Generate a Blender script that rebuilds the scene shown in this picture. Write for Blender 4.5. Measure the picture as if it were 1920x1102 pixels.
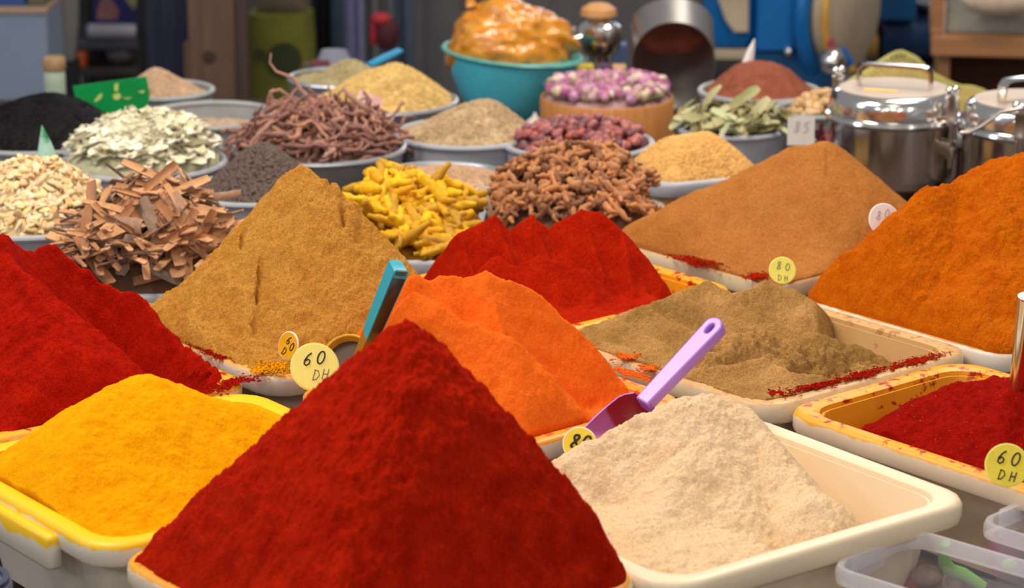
import bpy, math, random
import numpy as np
from mathutils import Vector, Matrix, Euler

random.seed(7)
rng = np.random.default_rng(11)
for o in list(bpy.data.objects):
    bpy.data.objects.remove(o)
SC = bpy.context.scene
COL = SC.collection
PI = math.pi

# ------------------------------------------------------------------ camera, world, lights, exposure
CAM_Z, PITCH, FPX = 1.60, math.radians(15.5), 5000.0
cam = bpy.data.cameras.new('camera')
cam.sensor_fit = 'HORIZONTAL'
cam.sensor_width = 36.0
cam.lens = FPX / 1920 * 36.0
cam.clip_start = 0.05
cam.dof.use_dof = True
cam.dof.focus_distance = 2.47
cam.dof.aperture_fstop = 8.5
camo = bpy.data.objects.new('camera', cam)
COL.objects.link(camo)
camo.location = (0, 0, CAM_Z)
camo.rotation_euler = (PI / 2 - PITCH, 0, 0)
SC.camera = camo

w = bpy.data.worlds.new('world')
SC.world = w
w.use_nodes = True
w.node_tree.nodes['Background'].inputs[0].default_value = (0.95, 0.96, 1.0, 1)
w.node_tree.nodes['Background'].inputs[1].default_value = 0.34


def area(name, loc, target, size, power, color, sy=None):
    l = bpy.data.lights.new(name, 'AREA')
    l.energy = power
    l.color = color
    l.shape = 'RECTANGLE'
    l.size = size
    l.size_y = sy or size
    o = bpy.data.objects.new(name, l)
    COL.objects.link(o)
    o.location = loc
    o.rotation_euler = (Vector(target) - Vector(loc)).to_track_quat('-Z', 'Y').to_euler()
    return o


area('stall_lamp', (-1.0, 2.5, 2.7), (-0.1, 2.5, 0.85), 0.7, 42, (1.0, 0.86, 0.68))
area('stall_lamp', (0.75, 3.5, 2.8), (0.1, 2.7, 0.85), 0.7, 38, (1.0, 0.88, 0.72))
area('stall_lamp', (0.2, 1.4, 2.9), (0.0, 2.5, 0.85), 0.7, 6, (1.0, 0.88, 0.74))
area('cool_side_light', (-2.6, 2.4, 2.4), (0.1, 3.6, 0.85), 0.6, 16, (0.70, 0.83, 1.0), 1.2)  # cool area light from the left, aimed over the back pans
for k_, (lx_, ly_, lc_) in enumerate(((-3.4, -4.2, (1.0, 0.92, 0.8)), (0.6, -4.0, (1.0, 0.92, 0.8)), (3.2, -3.8, (0.86, 0.93, 1.0)), (-2.6, -0.6, (0.8, 0.9, 1.0)), (-1.3, -1.4, (1.0, 0.90, 0.76)), (-0.2, -0.9, (1.0, 0.92, 0.82)), (0.9, -1.5, (1.0, 0.90, 0.76)), (2.2, -0.4, (1.0, 0.92, 0.82)))):
    area('fill_lamp', (lx_, ly_, 2.7), (0.1, 3.4, 0.8), 0.28, 9, lc_)  # unseen lamps behind the camera, added for steel highlights and front fill
area('fill_lamp', (0.9, 8.3, 2.15), (0.3, 3.2, 0.9), 2.6, 24, (0.84, 0.91, 1.0), 0.3)  # unseen strip at the back wall, added for highlights on the pot lids
area('fill_lamp', (1.1, 4.9, 3.0), (0.6, 5.6, 0.5), 0.5, 18, (1.0, 0.95, 0.88))  # area light aimed at the machines behind the stall

SC.view_settings.view_transform = 'Standard'
SC.view_settings.look = 'None'
SC.view_settings.gamma = 1.0
SC.view_settings.use_curve_mapping = False
SC.view_settings.exposure = -0.25

# ------------------------------------------------------------------ where a picture point lies in the place
_cp, _sp = math.cos(PITCH), math.sin(PITCH)


def ray(u, v):
    x = (u - 960) / FPX
    y = -(v - 551) / FPX
    return Vector((x, _cp + y * _sp, -_sp + y * _cp))


def G(u, v, z=0.85):
    d = ray(u, v)
    return Vector((0, 0, CAM_Z)) + d * ((z - CAM_Z) / d.z)


def V(u, v, Y):
    d = ray(u, v)
    return Vector((0, 0, CAM_Z)) + d * (Y / d.y)


RIM, TOP = 0.85, 0.74


def Q(u, v, h):
    """picture point at height h over the tray rims"""
    return G(u, v, RIM + h)


# ------------------------------------------------------------------ materials
def new_mat(name):
    m = bpy.data.materials.new(name)
    m.use_nodes = True
    nt = m.node_tree
    return m, nt, nt.nodes['Principled BSDF']


def lin(c):
    return tuple((x / 255 / 12.92) if x / 255 <= 0.04045 else ((x / 255 + 0.055) / 1.055) ** 2.4 for x in c)


def setc(sock, c):
    sock.default_value = (c[0], c[1], c[2], 1)


def node(nt, kind, **kw):
    n = nt.nodes.new(kind)
    for k, val in kw.items():
        setattr(n, k, val)
    return n


def noise_node(nt, scale, detail=4, rough=0.6, obj=True, vec=None):
    n = node(nt, 'ShaderNodeTexNoise')
    n.inputs['Scale'].default_value = scale
    n.inputs['Detail'].default_value = detail
    n.inputs['Roughness'].default_value = rough
    if vec is None:
        tc = node(nt, 'ShaderNodeTexCoord')
        vec = tc.outputs['Object']
    nt.links.new(vec, n.inputs['Vector'])
    return n


def ramp(nt, fac, stops):
    r = node(nt, 'ShaderNodeValToRGB')
    el = r.color_ramp.elements
    while len(el) > 1:
        el.remove(el[-1])
    el[0].position = stops[0][0]
    el[0].color = (*stops[0][1], 1)
    for p, c in stops[1:]:
        e = el.new(p)
        e.color = (*c, 1)
    nt.links.new(fac, r.inputs['Fac'])
    return r


def powder(name, c, c2=None, grain=420, bump=0.0011, coarse=60, speck=None, spread=0.26, tone=(.72, 1.20)):
    """matt ground spice: two tones of the same powder plus fine grain relief"""
    m, nt, b = new_mat(name)
    c = lin(c)
    c2 = lin(c2) if c2 else tuple(x * 0.72 for x in c)
    n = noise_node(nt, coarse, 6, 0.62)
    r = ramp(nt, n.outputs['Fac'], [(0.5 - spread, c2), (0.5 + spread, c)])
    out = r.outputs['Color']
    if speck:
        s = noise_node(nt, 520, 2, 0.5)
        sr = ramp(nt, s.outputs['Fac'], [(0.69, (0, 0, 0)), (0.75, (1, 1, 1))])
        mx = node(nt, 'ShaderNodeMixRGB')
        nt.links.new(sr.outputs['Color'], mx.inputs['Fac'])
        nt.links.new(out, mx.inputs['Color1'])
        setc(mx.inputs['Color2'], lin(speck))
        out = mx.outputs['Color']
    gt = noise_node(nt, grain * 1.35, 3, 0.6)
    gm = node(nt, 'ShaderNodeMapRange')
    gm.inputs['From Min'].default_value = 0.34
    gm.inputs['From Max'].default_value = 0.66
    gm.inputs['To Min'].default_value = tone[0]
    gm.inputs['To Max'].default_value = tone[1]
    nt.links.new(gt.outputs['Fac'], gm.inputs['Value'])
    gh = node(nt, 'ShaderNodeHueSaturation')
    nt.links.new(gm.outputs['Result'], gh.inputs['Value'])
    nt.links.new(out, gh.inputs['Color'])
    out = gh.outputs['Color']
    nt.links.new(out, b.inputs['Base Color'])
    b.inputs['Roughness'].default_value = 1.0
    b.inputs['Specular IOR Level'].default_value = 0.05
    g = noise_node(nt, grain, 5, 0.7)
    g2 = noise_node(nt, 190, 5, 0.65)
    ad = node(nt, 'ShaderNodeMath', operation='MULTIPLY_ADD')
    nt.links.new(g2.outputs['Fac'], ad.inputs[0])
    ad.inputs[1].default_value = 1.3
    nt.links.new(g.outputs['Fac'], ad.inputs[2])
    bp = node(nt, 'ShaderNodeBump')
    bp.inputs['Strength'].default_value = 1.0
    bp.inputs['Distance'].default_value = bump * 0.62
    nt.links.new(ad.outputs[0], bp.inputs['Height'])
    nt.links.new(bp.outputs['Normal'], b.inputs['Normal'])
    return m


def plain(name, c, rough=0.5, metal=0.0, var=0.12, scale=30, bump=0.0, spec=0.5, rnd=0.0):
    """solid with a little procedural tone; rnd: each object its own lightness"""
    m, nt, b = new_mat(name)
    c = lin(c)
    n = noise_node(nt, scale, 5, 0.6)
    r = ramp(nt, n.outputs['Fac'], [(0.3, tuple(x * (1 - var) for x in c)), (0.7, tuple(min(1, x * (1 + var)) for x in c))])
    out = r.outputs['Color']
    if rnd:
        oi = node(nt, 'ShaderNodeObjectInfo')
        mr = node(nt, 'ShaderNodeMapRange')
        mr.inputs['To Min'].default_value = 1 - rnd
        mr.inputs['To Max'].default_value = 1 + rnd
        nt.links.new(oi.outputs['Random'], mr.inputs['Value'])
        hv = node(nt, 'ShaderNodeHueSaturation')
        nt.links.new(mr.outputs['Result'], hv.inputs['Value'])
        nt.links.new(out, hv.inputs['Color'])
        out = hv.outputs['Color']
    nt.links.new(out, b.inputs['Base Color'])
    b.inputs['Roughness'].default_value = rough
    b.inputs['Metallic'].default_value = metal
    b.inputs['Specular IOR Level'].default_value = spec
    if bump:
        g = noise_node(nt, scale * 6, 4, 0.6)
        bp = node(nt, 'ShaderNodeBump')
        bp.inputs['Distance'].default_value = bump
        nt.links.new(g.outputs['Fac'], bp.inputs['Height'])
        nt.links.new(bp.outputs['Normal'], b.inputs['Normal'])
    return m


def tints(name, cols, rough=0.7, var=0.15, scale=90, bump=0.0004, spec=0.3):
    """each object takes one of several tones"""
    m, nt, b = new_mat(name)
    oi = node(nt, 'ShaderNodeObjectInfo')
    k = len(cols)
    r = ramp(nt, oi.outputs['Random'], [(i / k, lin(cc)) for i, cc in enumerate(cols)])
    r.color_ramp.interpolation = 'CONSTANT' if k > 3 else 'LINEAR'
    n = noise_node(nt, scale, 4, 0.6)
    mr = node(nt, 'ShaderNodeMapRange')
    mr.inputs['From Min'].default_value = 0.3
    mr.inputs['From Max'].default_value = 0.7
    mr.inputs['To Min'].default_value = 1 - var
    mr.inputs['To Max'].default_value = 1 + var
    nt.links.new(n.outputs['Fac'], mr.inputs['Value'])
    hv = node(nt, 'ShaderNodeHueSaturation')
    nt.links.new(mr.outputs['Result'], hv.inputs['Value'])
    nt.links.new(r.outputs['Color'], hv.inputs['Color'])
    nt.links.new(hv.outputs['Color'], b.inputs['Base Color'])
    b.inputs['Roughness'].default_value = rough
    b.inputs['Specular IOR Level'].default_value = spec
    bp = node(nt, 'ShaderNodeBump')
    bp.inputs['Distance'].default_value = bump
    nt.links.new(n.outputs['Fac'], bp.inputs['Height'])
    nt.links.new(bp.outputs['Normal'], b.inputs['Normal'])
    return m


def stained(name, base, stain, amount, rough=0.42, dust=None, soft=0.06):
    """plastic whose 'stain' attribute (where powder has been) is broken up by noise"""
    m, nt, b = new_mat(name)
    at = node(nt, 'ShaderNodeAttribute', attribute_name='stain')
    n = noise_node(nt, 45, 5, 0.65)
    ad = node(nt, 'ShaderNodeMath', operation='ADD')
    nt.links.new(at.outputs['Fac'], ad.inputs[0])
    nt.links.new(n.outputs['Fac'], ad.inputs[1])
    t = 1.5 - amount
    r = ramp(nt, ad.outputs[0], [(0, (0, 0, 0)), (1, (1, 1, 1))])
    mp = node(nt, 'ShaderNodeMapRange')
    mp.inputs['From Min'].default_value = t - soft
    mp.inputs['From Max'].default_value = t + soft
    nt.links.new(ad.outputs[0], mp.inputs['Value'])
    nt.nodes.remove(r)
    mx = node(nt, 'ShaderNodeMixRGB')
    nt.links.new(mp.outputs['Result'], mx.inputs['Fac'])
    setc(mx.inputs['Color1'], lin(base))
    setc(mx.inputs['Color2'], lin(stain))
    out = mx.outputs['Color']
    if dust:
        dcol, dth = dust
        n2 = noise_node(nt, 75, 6, 0.7)
        ad2 = node(nt, 'ShaderNodeMath', operation='MULTIPLY_ADD')
        nt.links.new(at.outputs['Fac'], ad2.inputs[0])
        ad2.inputs[1].default_value = 0.25
        nt.links.new(n2.outputs['Fac'], ad2.inputs[2])
        mp2 = node(nt, 'ShaderNodeMapRange')
        mp2.inputs['From Min'].default_value = dth - 0.03
        mp2.inputs['From Max'].default_value = dth + 0.03
        nt.links.new(ad2.outputs[0], mp2.inputs['Value'])
        mx2 = node(nt, 'ShaderNodeMixRGB')
        nt.links.new(mp2.outputs['Result'], mx2.inputs['Fac'])
        nt.links.new(out, mx2.inputs['Color1'])
        setc(mx2.inputs['Color2'], lin(dcol))
        out = mx2.outputs['Color']
    nt.links.new(out, b.inputs['Base Color'])
    b.inputs['Roughness'].default_value = rough
    b.inputs['Subsurface Weight'].default_value = 0.0
    return m


def steel(name, c=(205, 205, 208), rough=0.14, metal=1.0, smear=0.1):
    m, nt, b = new_mat(name)
    setc(b.inputs['Base Color'], lin(c))
    b.inputs['Metallic'].default_value = metal
    n = noise_node(nt, 18, 5, 0.65)
    mr = node(nt, 'ShaderNodeMapRange')
    mr.inputs['To Min'].default_value = max(0.02, rough - smear)
    mr.inputs['To Max'].default_value = rough + smear
    nt.links.new(n.outputs['Fac'], mr.inputs['Value'])
    nt.links.new(mr.outputs['Result'], b.inputs['Roughness'])
    return m


def wood(name, c, c2, scale=14, axis=0):
    m, nt, b = new_mat(name)
    tc = node(nt, 'ShaderNodeTexCoord')
    mp = node(nt, 'ShaderNodeMapping')
    s = [scale, scale, scale]
    s[axis] = scale * 0.08
    mp.inputs['Scale'].default_value = s
    nt.links.new(tc.outputs['Object'], mp.inputs['Vector'])
    n = noise_node(nt, 4, 6, 0.65, vec=mp.outputs['Vector'])
    r = ramp(nt, n.outputs['Fac'], [(0.3, lin(c2)), (0.7, lin(c))])
    nt.links.new(r.outputs['Color'], b.inputs['Base Color'])
    b.inputs['Roughness'].default_value = 0.55
    return m


def clear_plastic(name, tint=(236, 236, 244), opac=0.22, rough=0.12):
    m, nt, b = new_mat(name)
    setc(b.inputs['Base Color'], lin(tint))
    b.inputs['Roughness'].default_value = rough
    b.inputs['IOR'].default_value = 1.45
    tr = node(nt, 'ShaderNodeBsdfTransparent')
    mx = node(nt, 'ShaderNodeMixShader')
    n = noise_node(nt, 25, 4, 0.6)
    mr = node(nt, 'ShaderNodeMapRange')
    mr.inputs['To Min'].default_value = opac * 0.75
    mr.inputs['To Max'].default_value = opac * 1.25
    nt.links.new(n.outputs['Fac'], mr.inputs['Value'])
    nt.links.new(mr.outputs['Result'], mx.inputs['Fac'])
    nt.links.new(tr.outputs[0], mx.inputs[1])
    nt.links.new(b.outputs[0], mx.inputs[2])
    nt.links.new(mx.outputs[0], nt.nodes['Material Output'].inputs['Surface'])
    return m


# ------------------------------------------------------------------ object helpers
def put(name, me, mat=None, parent=None, loc=(0, 0, 0), rot=(0, 0, 0), smooth=True):
    if mat is not None:
        for mm in (mat if isinstance(mat, (list, tuple)) else [mat]):
            me.materials.append(mm)
    if smooth and len(me.polygons):
        me.polygons.foreach_set('use_smooth', np.ones(len(me.polygons), dtype=bool))
    o = bpy.data.objects.new(name, me)
    COL.objects.link(o)
    if parent is not None:
        o.parent = parent
    o.location = loc
    o.rotation_euler = rot
    return o


def tag(o, label=None, cat=None, group=None, kind=None):
    if label:
        o['label'] = label
    if cat:
        o['category'] = cat
    if group:
        o['group'] = group
    if kind:
        o['kind'] = kind
    return o


def empty(name, loc, label, cat, group=None, rot=(0, 0, 0)):
    o = bpy.data.objects.new(name, None)
    COL.objects.link(o)
    o.empty_display_size = 0.05
    o.location = loc
    o.rotation_euler = rot
    return tag(o, label, cat, group)


class MB:
    """collects geometry for ONE mesh"""

    def __init__(s):
        s.v, s.f, s.mi, s.cur = [], [], [], 0

    def add(s, verts, faces, M=None):
        k = len(s.v)
        for p in verts:
            p = Vector(p)
            s.v.append(tuple(M @ p) if M is not None else tuple(p))
        for f in faces:
            s.f.append([i + k for i in f])
            s.mi.append(s.cur)
        return s

    def rings(s, rings, closed=True, cap0=False, cap1=False, M=None):
        n = len(rings[0])
        vs = [p for r in rings for p in r]
        fs = []
        for i in range(len(rings) - 1):
            for j in range(n if closed else n - 1):
                j2 = (j + 1) % n
                fs.append([i * n + j, i * n + j2, (i + 1) * n + j2, (i + 1) * n + j])
        if cap0:
            fs.append(list(range(n))[::-1])
        if cap1:
            k = (len(rings) - 1) * n
            fs.append([k + j for j in range(n)])
        return s.add(vs, fs, M)

    def lathe(s, prof, n=32, M=None, c=(0, 0)):
        rings = [[(c[0] + r * math.cos(2 * PI * j / n), c[1] + r * math.sin(2 * PI * j / n), z) for j in range(n)] for r, z in prof]
        return s.rings(rings, True, prof[0][0] > 1e-4, prof[-1][0] > 1e-4, M)

    def box(s, c, d, M=None, bev=0.0):
        x, y, z = d[0] / 2, d[1] / 2, d[2] / 2
        b = min(bev, x * .9, y * .9, z * .9)
        if b <= 0:
            vs = [(c[0] + sx * x, c[1] + sy * y, c[2] + sz * z) for sz in (-1, 1) for sx, sy in ((-1, -1), (1, -1), (1, 1), (-1, 1))]
            return s.add(vs, [[3, 2, 1, 0], [4, 5, 6, 7], [0, 1, 5, 4], [1, 2, 6, 5], [2, 3, 7, 6], [3, 0, 4, 7]], M)

        def rr(ins, zz):
            px, py = x - ins, y - ins
            q = b * 0.6
            pts = [(px - q, -py), (px, -py + q), (px, py - q), (px - q, py), (-px + q, py), (-px, py - q), (-px, -py + q), (-px + q, -py)]
            return [(c[0] + a, c[1] + bb, c[2] + zz) for a, bb in pts]
        return s.rings([rr(b, -z), rr(b * .3, -z + b * .3), rr(0, -z + b), rr(0, z - b), rr(b * .3, z - b * .3), rr(b, z)], True, True, True, M)

    def tube(s, pts, rad, n=8, M=None, flat=1.0, cap=True):
        pts = [Vector(p) for p in pts]
        if not isinstance(rad, (list, tuple)):
            rad = [rad] * len(pts)
        rings = []
        ref = None
        for i, p in enumerate(pts):
            t = (pts[min(i + 1, len(pts) - 1)] - pts[max(i - 1, 0)]).normalized()
            if ref is None:
                ref = Vector((0, 0, 1)) if abs(t.z) < 0.9 else Vector((1, 0, 0))
            a = (ref - t * ref.dot(t)).normalized()
            ref = a
            b = t.cross(a)
            rings.append([p + (a * math.cos(2 * PI * j / n) * flat + b * math.sin(2 * PI * j / n)) * rad[i] for j in range(n)])
        return s.rings(rings, True, cap, cap, M)

    def sphere(s, c, r, n=12, m=8, M=None):
        if not isinstance(r, (list, tuple)):
            r = (r, r, r)
        rings = []
        for i in range(m + 1):
            a = PI * i / m
            q = max(math.sin(a), 0.02)
            rings.append([(c[0] + r[0] * q * math.cos(2 * PI * j / n), c[1] + r[1] * q * math.sin(2 * PI * j / n), c[2] - r[2] * math.cos(a)) for j in range(n)])
        return s.rings(rings, True, True, True, M)

    def mesh(s, name):
        me = bpy.data.meshes.new(name)
        me.from_pydata(s.v, [], s.f)
        if any(s.mi):
            me.polygons.foreach_set('material_index', s.mi)
        me.update()
        return me

    def build(s, name, mat, parent=None, loc=(0, 0, 0), rot=(0, 0, 0), smooth=True, sharp=40):
        me = s.mesh(name)
        o = put(name, me, mat, parent, loc, rot, smooth)
        if smooth and sharp:
            me.set_sharp_from_angle(angle=math.radians(sharp))
        return o


def plate2d(outlines, depth, bevel=0.0):
    """flat outline(s) in XY, extruded along Z with a bevel; later outlines are holes"""
    cu = bpy.data.curves.new('c', 'CURVE')
    cu.dimensions = '2D'
    cu.fill_mode = 'BOTH'
    cu.extrude = max(depth / 2 - bevel, 1e-5)
    cu.bevel_depth = bevel
    cu.bevel_resolution = 1
    cu.offset = -bevel
    for pts in outlines:
        sp = cu.splines.new('POLY')
        sp.points.add(len(pts) - 1)
        for p, q in zip(sp.points, pts):
            p.co = (q[0], q[1], 0, 1)
        sp.use_cyclic_u = True
    o = bpy.data.objects.new('c', cu)
    COL.objects.link(o)
    dg = bpy.context.evaluated_depsgraph_get()
    me = bpy.data.meshes.new_from_object(o.evaluated_get(dg))
    bpy.data.objects.remove(o)
    bpy.data.curves.remove(cu)
    return me


# ------------------------------------------------------------------ noise for the heaps
_P = rng.random((256, 256))


def vnoise(x, y):
    xi, yi = np.floor(x).astype(int), np.floor(y).astype(int)
    fx, fy = x - xi, y - yi
    fx, fy = fx * fx * (3 - 2 * fx), fy * fy * (3 - 2 * fy)
    g = lambda a, b: _P[a & 255, b & 255]
    return ((g(xi, yi) * (1 - fx) + g(xi + 1, yi) * fx) * (1 - fy) + (g(xi, yi + 1) * (1 - fx) + g(xi + 1, yi + 1) * fx) * fy) * 2 - 1


def fbm(x, y, f, octv=4, gain=0.55):
    a, s = 1.0, np.zeros_like(x)
    for _ in range(octv):
        s += a * vnoise(x * f + 17.3 * octv, y * f + 5.1)
        f *= 2.07
        a *= gain
    return s


def ridge_h(X, Y, pts, slope, rnd=0.006, fade=0.0):
    """a crest line through pts: height falls off to both sides at the angle of repose"""
    best = np.full(X.shape, -9.0)
    if len(pts) == 1:
        pts = [pts[0], pts[0]]
    for p, q in zip(pts[:-1], pts[1:]):
        dx, dy = q[0] - p[0], q[1] - p[1]
        L = dx * dx + dy * dy
        t = np.clip(((X - p[0]) * dx + (Y - p[1]) * dy) / L, 0, 1) if L > 1e-12 else np.zeros_like(X)
        d = np.hypot(X - p[0] - t * dx, Y - p[1] - t * dy)
        z = p[2] + (q[2] - p[2]) * t
        best = np.maximum(best, z - slope * (np.sqrt(d * d + rnd * rnd) - rnd) + fade * d * d)
    return best


def smax(a, b, k):
    h = np.clip(0.5 + 0.5 * (a - b) / k, 0, 1)
    return b * (1 - h) + a * h + k * h * (1 - h)


def smin(a, b, k):
    return -smax(-a, -b, k)


class Foot:
    """rounded rectangle footprint in the table plane"""

    def __init__(s, c, a, l1, l2, r=0.03):
        s.c, s.a, s.l1, s.l2, s.r = (c[0], c[1]), math.radians(a), l1, l2, r

    def grid(s, n):
        t = np.linspace(-1, 1, n)
        S, T = np.meshgrid(t, t, indexing='ij')
        x, y = S * s.l1 / 2, T * s.l2 / 2
        r = min(s.r, s.l1 / 2 - 1e-4, s.l2 / 2 - 1e-4)
        qx, qy = np.abs(x) - (s.l1 / 2 - r), np.abs(y) - (s.l2 / 2 - r)
        m = (qx > 0) & (qy > 0)
        mx, ln = np.maximum(qx, qy), np.hypot(qx, qy) + 1e-12
        k = np.where(m, mx / ln, 1.0)
        x = np.where(m, np.sign(x) * (s.l1 / 2 - r + qx * k), x)
        y = np.where(m, np.sign(y) * (s.l2 / 2 - r + qy * k), y)
        ca, sa = math.cos(s.a), math.sin(s.a)
        ax, ay = np.abs(x) - (s.l1 / 2 - r), np.abs(y) - (s.l2 / 2 - r)
        e = r - (np.hypot(np.maximum(ax, 0), np.maximum(ay, 0)) + np.minimum(np.maximum(ax, ay), 0))
        return s.c[0] + x * ca - y * sa, s.c[1] + x * sa + y * ca, e

    def loc(s, X, Y):
        ca, sa = math.cos(s.a), math.sin(s.a)
        dx, dy = X - s.c[0], Y - s.c[1]
        return dx * ca + dy * sa, -dx * sa + dy * ca

    def w(s, x, y, z=0):
        ca, sa = math.cos(s.a), math.sin(s.a)
        return Vector((s.c[0] + x * ca - y * sa, s.c[1] + x * sa + y * ca, z))


def heap(name, foot, hfun, zlow, mat, n=180, rough=(0.0016, 90), lumps=(0.0, 30), origin=None, edge=(RIM + .002, .95), taper=0.0):
    """a heap of powder: height field over the footprint with a skirt down into its tray"""
    X, Y, E = foot.grid(n)
    Z = hfun(X, Y, E)
    crumb = fbm(X + 3.1, Y - 1.7, 210, 3, .6)
    Z = Z + rough[0] * .55 * (np.abs(crumb) - .35)
    if edge:
        e0 = edge[0](*foot.loc(X, Y)) if callable(edge[0]) else edge[0]
        Z = smin(Z, e0 + edge[1] * np.maximum(E, 0), edge[2] if len(edge) > 2 else .012)
    Z = Z + lumps[0] * fbm(X, Y, lumps[1], 3) + rough[0] * fbm(X, Y, rough[1], 4, 0.6)
    if taper:
        lx_, ly_ = foot.loc(X, Y)
        dd = np.clip(RIM - Z, 0, .2) / .105 * taper
        lx_, ly_ = lx_ * (1 - dd / (foot.l1 / 2)), ly_ * (1 - dd / (foot.l2 / 2))
        ca, sa = math.cos(foot.a), math.sin(foot.a)
        X, Y = foot.c[0] + lx_ * ca - ly_ * sa, foot.c[1] + lx_ * sa + ly_ * ca
    o0 = origin or (foot.c[0], foot.c[1], zlow)
    P = np.stack([X - o0[0], Y - o0[1], Z - o0[2]], -1).reshape(-1, 3)
    idx = np.arange(n * n).reshape(n, n)
    q = np.stack([idx[:-1, :-1], idx[1:, :-1], idx[1:, 1:], idx[:-1, 1:]], -1).reshape(-1, 4)
    border = np.concatenate([idx[:, 0], idx[-1, 1:], idx[-2::-1, -1], idx[0, -2:0:-1]])
    low = P[border].copy()
    low[:, 2] = zlow - o0[2]
    if taper:
        low[:, :2] *= 1 - .026 / (min(foot.l1, foot.l2) / 2)
    k = n * n
    m = len(border)
    j = np.arange(m)
    j2 = (j + 1) % m
    sk = np.stack([border[j2], border[j], k + j, k + j2], -1)
    me = bpy.data.meshes.new(name)
    vs = np.concatenate([P, low])
    fs = np.concatenate([q, sk])
    me.vertices.add(len(vs))
    me.vertices.foreach_set('co', vs.astype(np.float32).ravel())
    me.loops.add(fs.size)
    me.loops.foreach_set('vertex_index', fs.astype(np.int32).ravel())
    me.polygons.add(len(fs))
    me.polygons.foreach_set('loop_start', np.arange(0, fs.size, 4, dtype=np.int32))
    me.update(calc_edges=True)
    me.validate()
    return put(name, me, mat, None, o0)


def hz(hfun, x, y):
    return float(hfun(np.array([[x]]), np.array([[y]]), np.array([[1.0]]))[0, 0])


# ------------------------------------------------------------------ trays and pans
def rrect(l1, l2, r, z, seg=4):
    pts = []
    for cx, cy, a0 in ((l1 / 2 - r, -l2 / 2 + r, -90), (l1 / 2 - r, l2 / 2 - r, 0), (-l1 / 2 + r, l2 / 2 - r, 90), (-l1 / 2 + r, -l2 / 2 + r, 180)):
        for i in range(seg + 1):
            a = math.radians(a0 + 90 * i / seg)
            pts.append((cx + r * math.cos(a), cy + r * math.sin(a), z))
    return pts


def densify(pts, mx=0.02):
    out = []
    for i, p in enumerate(pts):
        q = pts[(i + 1) % len(pts)]
        k = max(1, int(math.dist(p, q) / mx))
        out += [tuple(p[c] + (q[c] - p[c]) * t / k for c in range(3)) for t in range(k)]
    return out


def stain_attr(me, vals):
    at = me.attributes.new('stain', 'FLOAT', 'POINT')
    at.data.foreach_set('value', np.array(vals, dtype=np.float32))


TRAYS = {}


def tray(key, name, C, corner, a, l1, l2, label, mat, group='rectangular plastic spice trays', depth=0.105, z=RIM, r=0.034,
         flange=0.017, seg=4, tabs=(), inner=0.7):
    """moulded tray with a flanged rim; C is the picture point of one rim corner"""
    ar = math.radians(a)
    e1, e2 = Vector((math.cos(ar), math.sin(ar), 0)), Vector((-math.sin(ar), math.cos(ar), 0))
    P = G(C[0], C[1], z) if len(C) == 2 else Vector(C)
    off = {'F': (0, 0), 'R': (1, 0), 'B': (1, 1), 'L': (0, 1), 'C': (.5, .5)}[corner]
    c = P + e1 * l1 * (.5 - off[0]) + e2 * l2 * (.5 - off[1])
    root = empty(name, (c.x, c.y, z - depth), label, 'tray', group, (0, 0, ar))

    def ring(d, zz):
        return densify(rrect(l1 - 2 * d, l2 - 2 * d, max(0.006, r - d * .7), zz + depth, seg))
    n0 = len(ring(0, 0))

    def fix(rs):
        base = ring(0, 0)
        out = []
        for d, zz in rs:
            k1, k2 = (l1 - 2 * d) / l1, (l2 - 2 * d) / l2
            out.append([(p[0] * k1, p[1] * k2, zz + depth) for p in base])
        return out
    fl = flange
    bo = [(0.036 + .004, -depth), (0.034, -depth + .004), (fl + .002, -0.019), (fl + .002, -0.006), (fl + .004, -0.006), (0.038, -depth + .008), (0.046, -depth + .006)]
    mb = MB()
    mb.rings(fix(bo), True, True, True)
    me = mb.mesh('basin')
    sv = [-.5] * (n0 * 3) + [inner] * n0 + [inner] * n0 + [inner] * (2 * n0)
    stain_attr(me, sv)
    put('basin', me, mat, root)
    me.set_sharp_from_angle(angle=math.radians(45))
    ri = [(fl + .001, -0.019), (0.001, -0.019), (0.0, -0.016), (0.0, -0.005), (0.0015, -0.0015), (0.005, 0.0), (fl - .003, 0.0), (fl + .001, -0.002), (fl + .002, -0.008)]
    mb = MB()
    rr = fix(ri)
    rr.append(rr[0])
    mb.rings(rr, True)
    me = mb.mesh('rim')
    per = [-.4, -.4, -.3, .15, .6, 0.9, 1.0, 1.0, 1.0, 0]
    stain_attr(me, [p for p in per for _ in range(n0)])
    put('rim', me, mat, root)
    me.set_sharp_from_angle(angle=math.radians(45))
    for (tx, ty, tw, td) in tabs:
        mb = MB()
        mb.box((tx, ty, depth - 0.022), (tw, td, 0.03), bev=0.004)
        me = mb.mesh('handle')
        stain_attr(me, [-.4 if v.co.z < depth - .012 else .4 for v in me.vertices])
        put('handle', me, mat, root)
    ft = Foot((c.x, c.y), a, l1 - 2 * fl - .002, l2 - 2 * fl - .002, max(.012, r - fl * .7))
    ft.full = (l1, l2)
    TRAYS[key] = ft
    return root, ft


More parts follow.
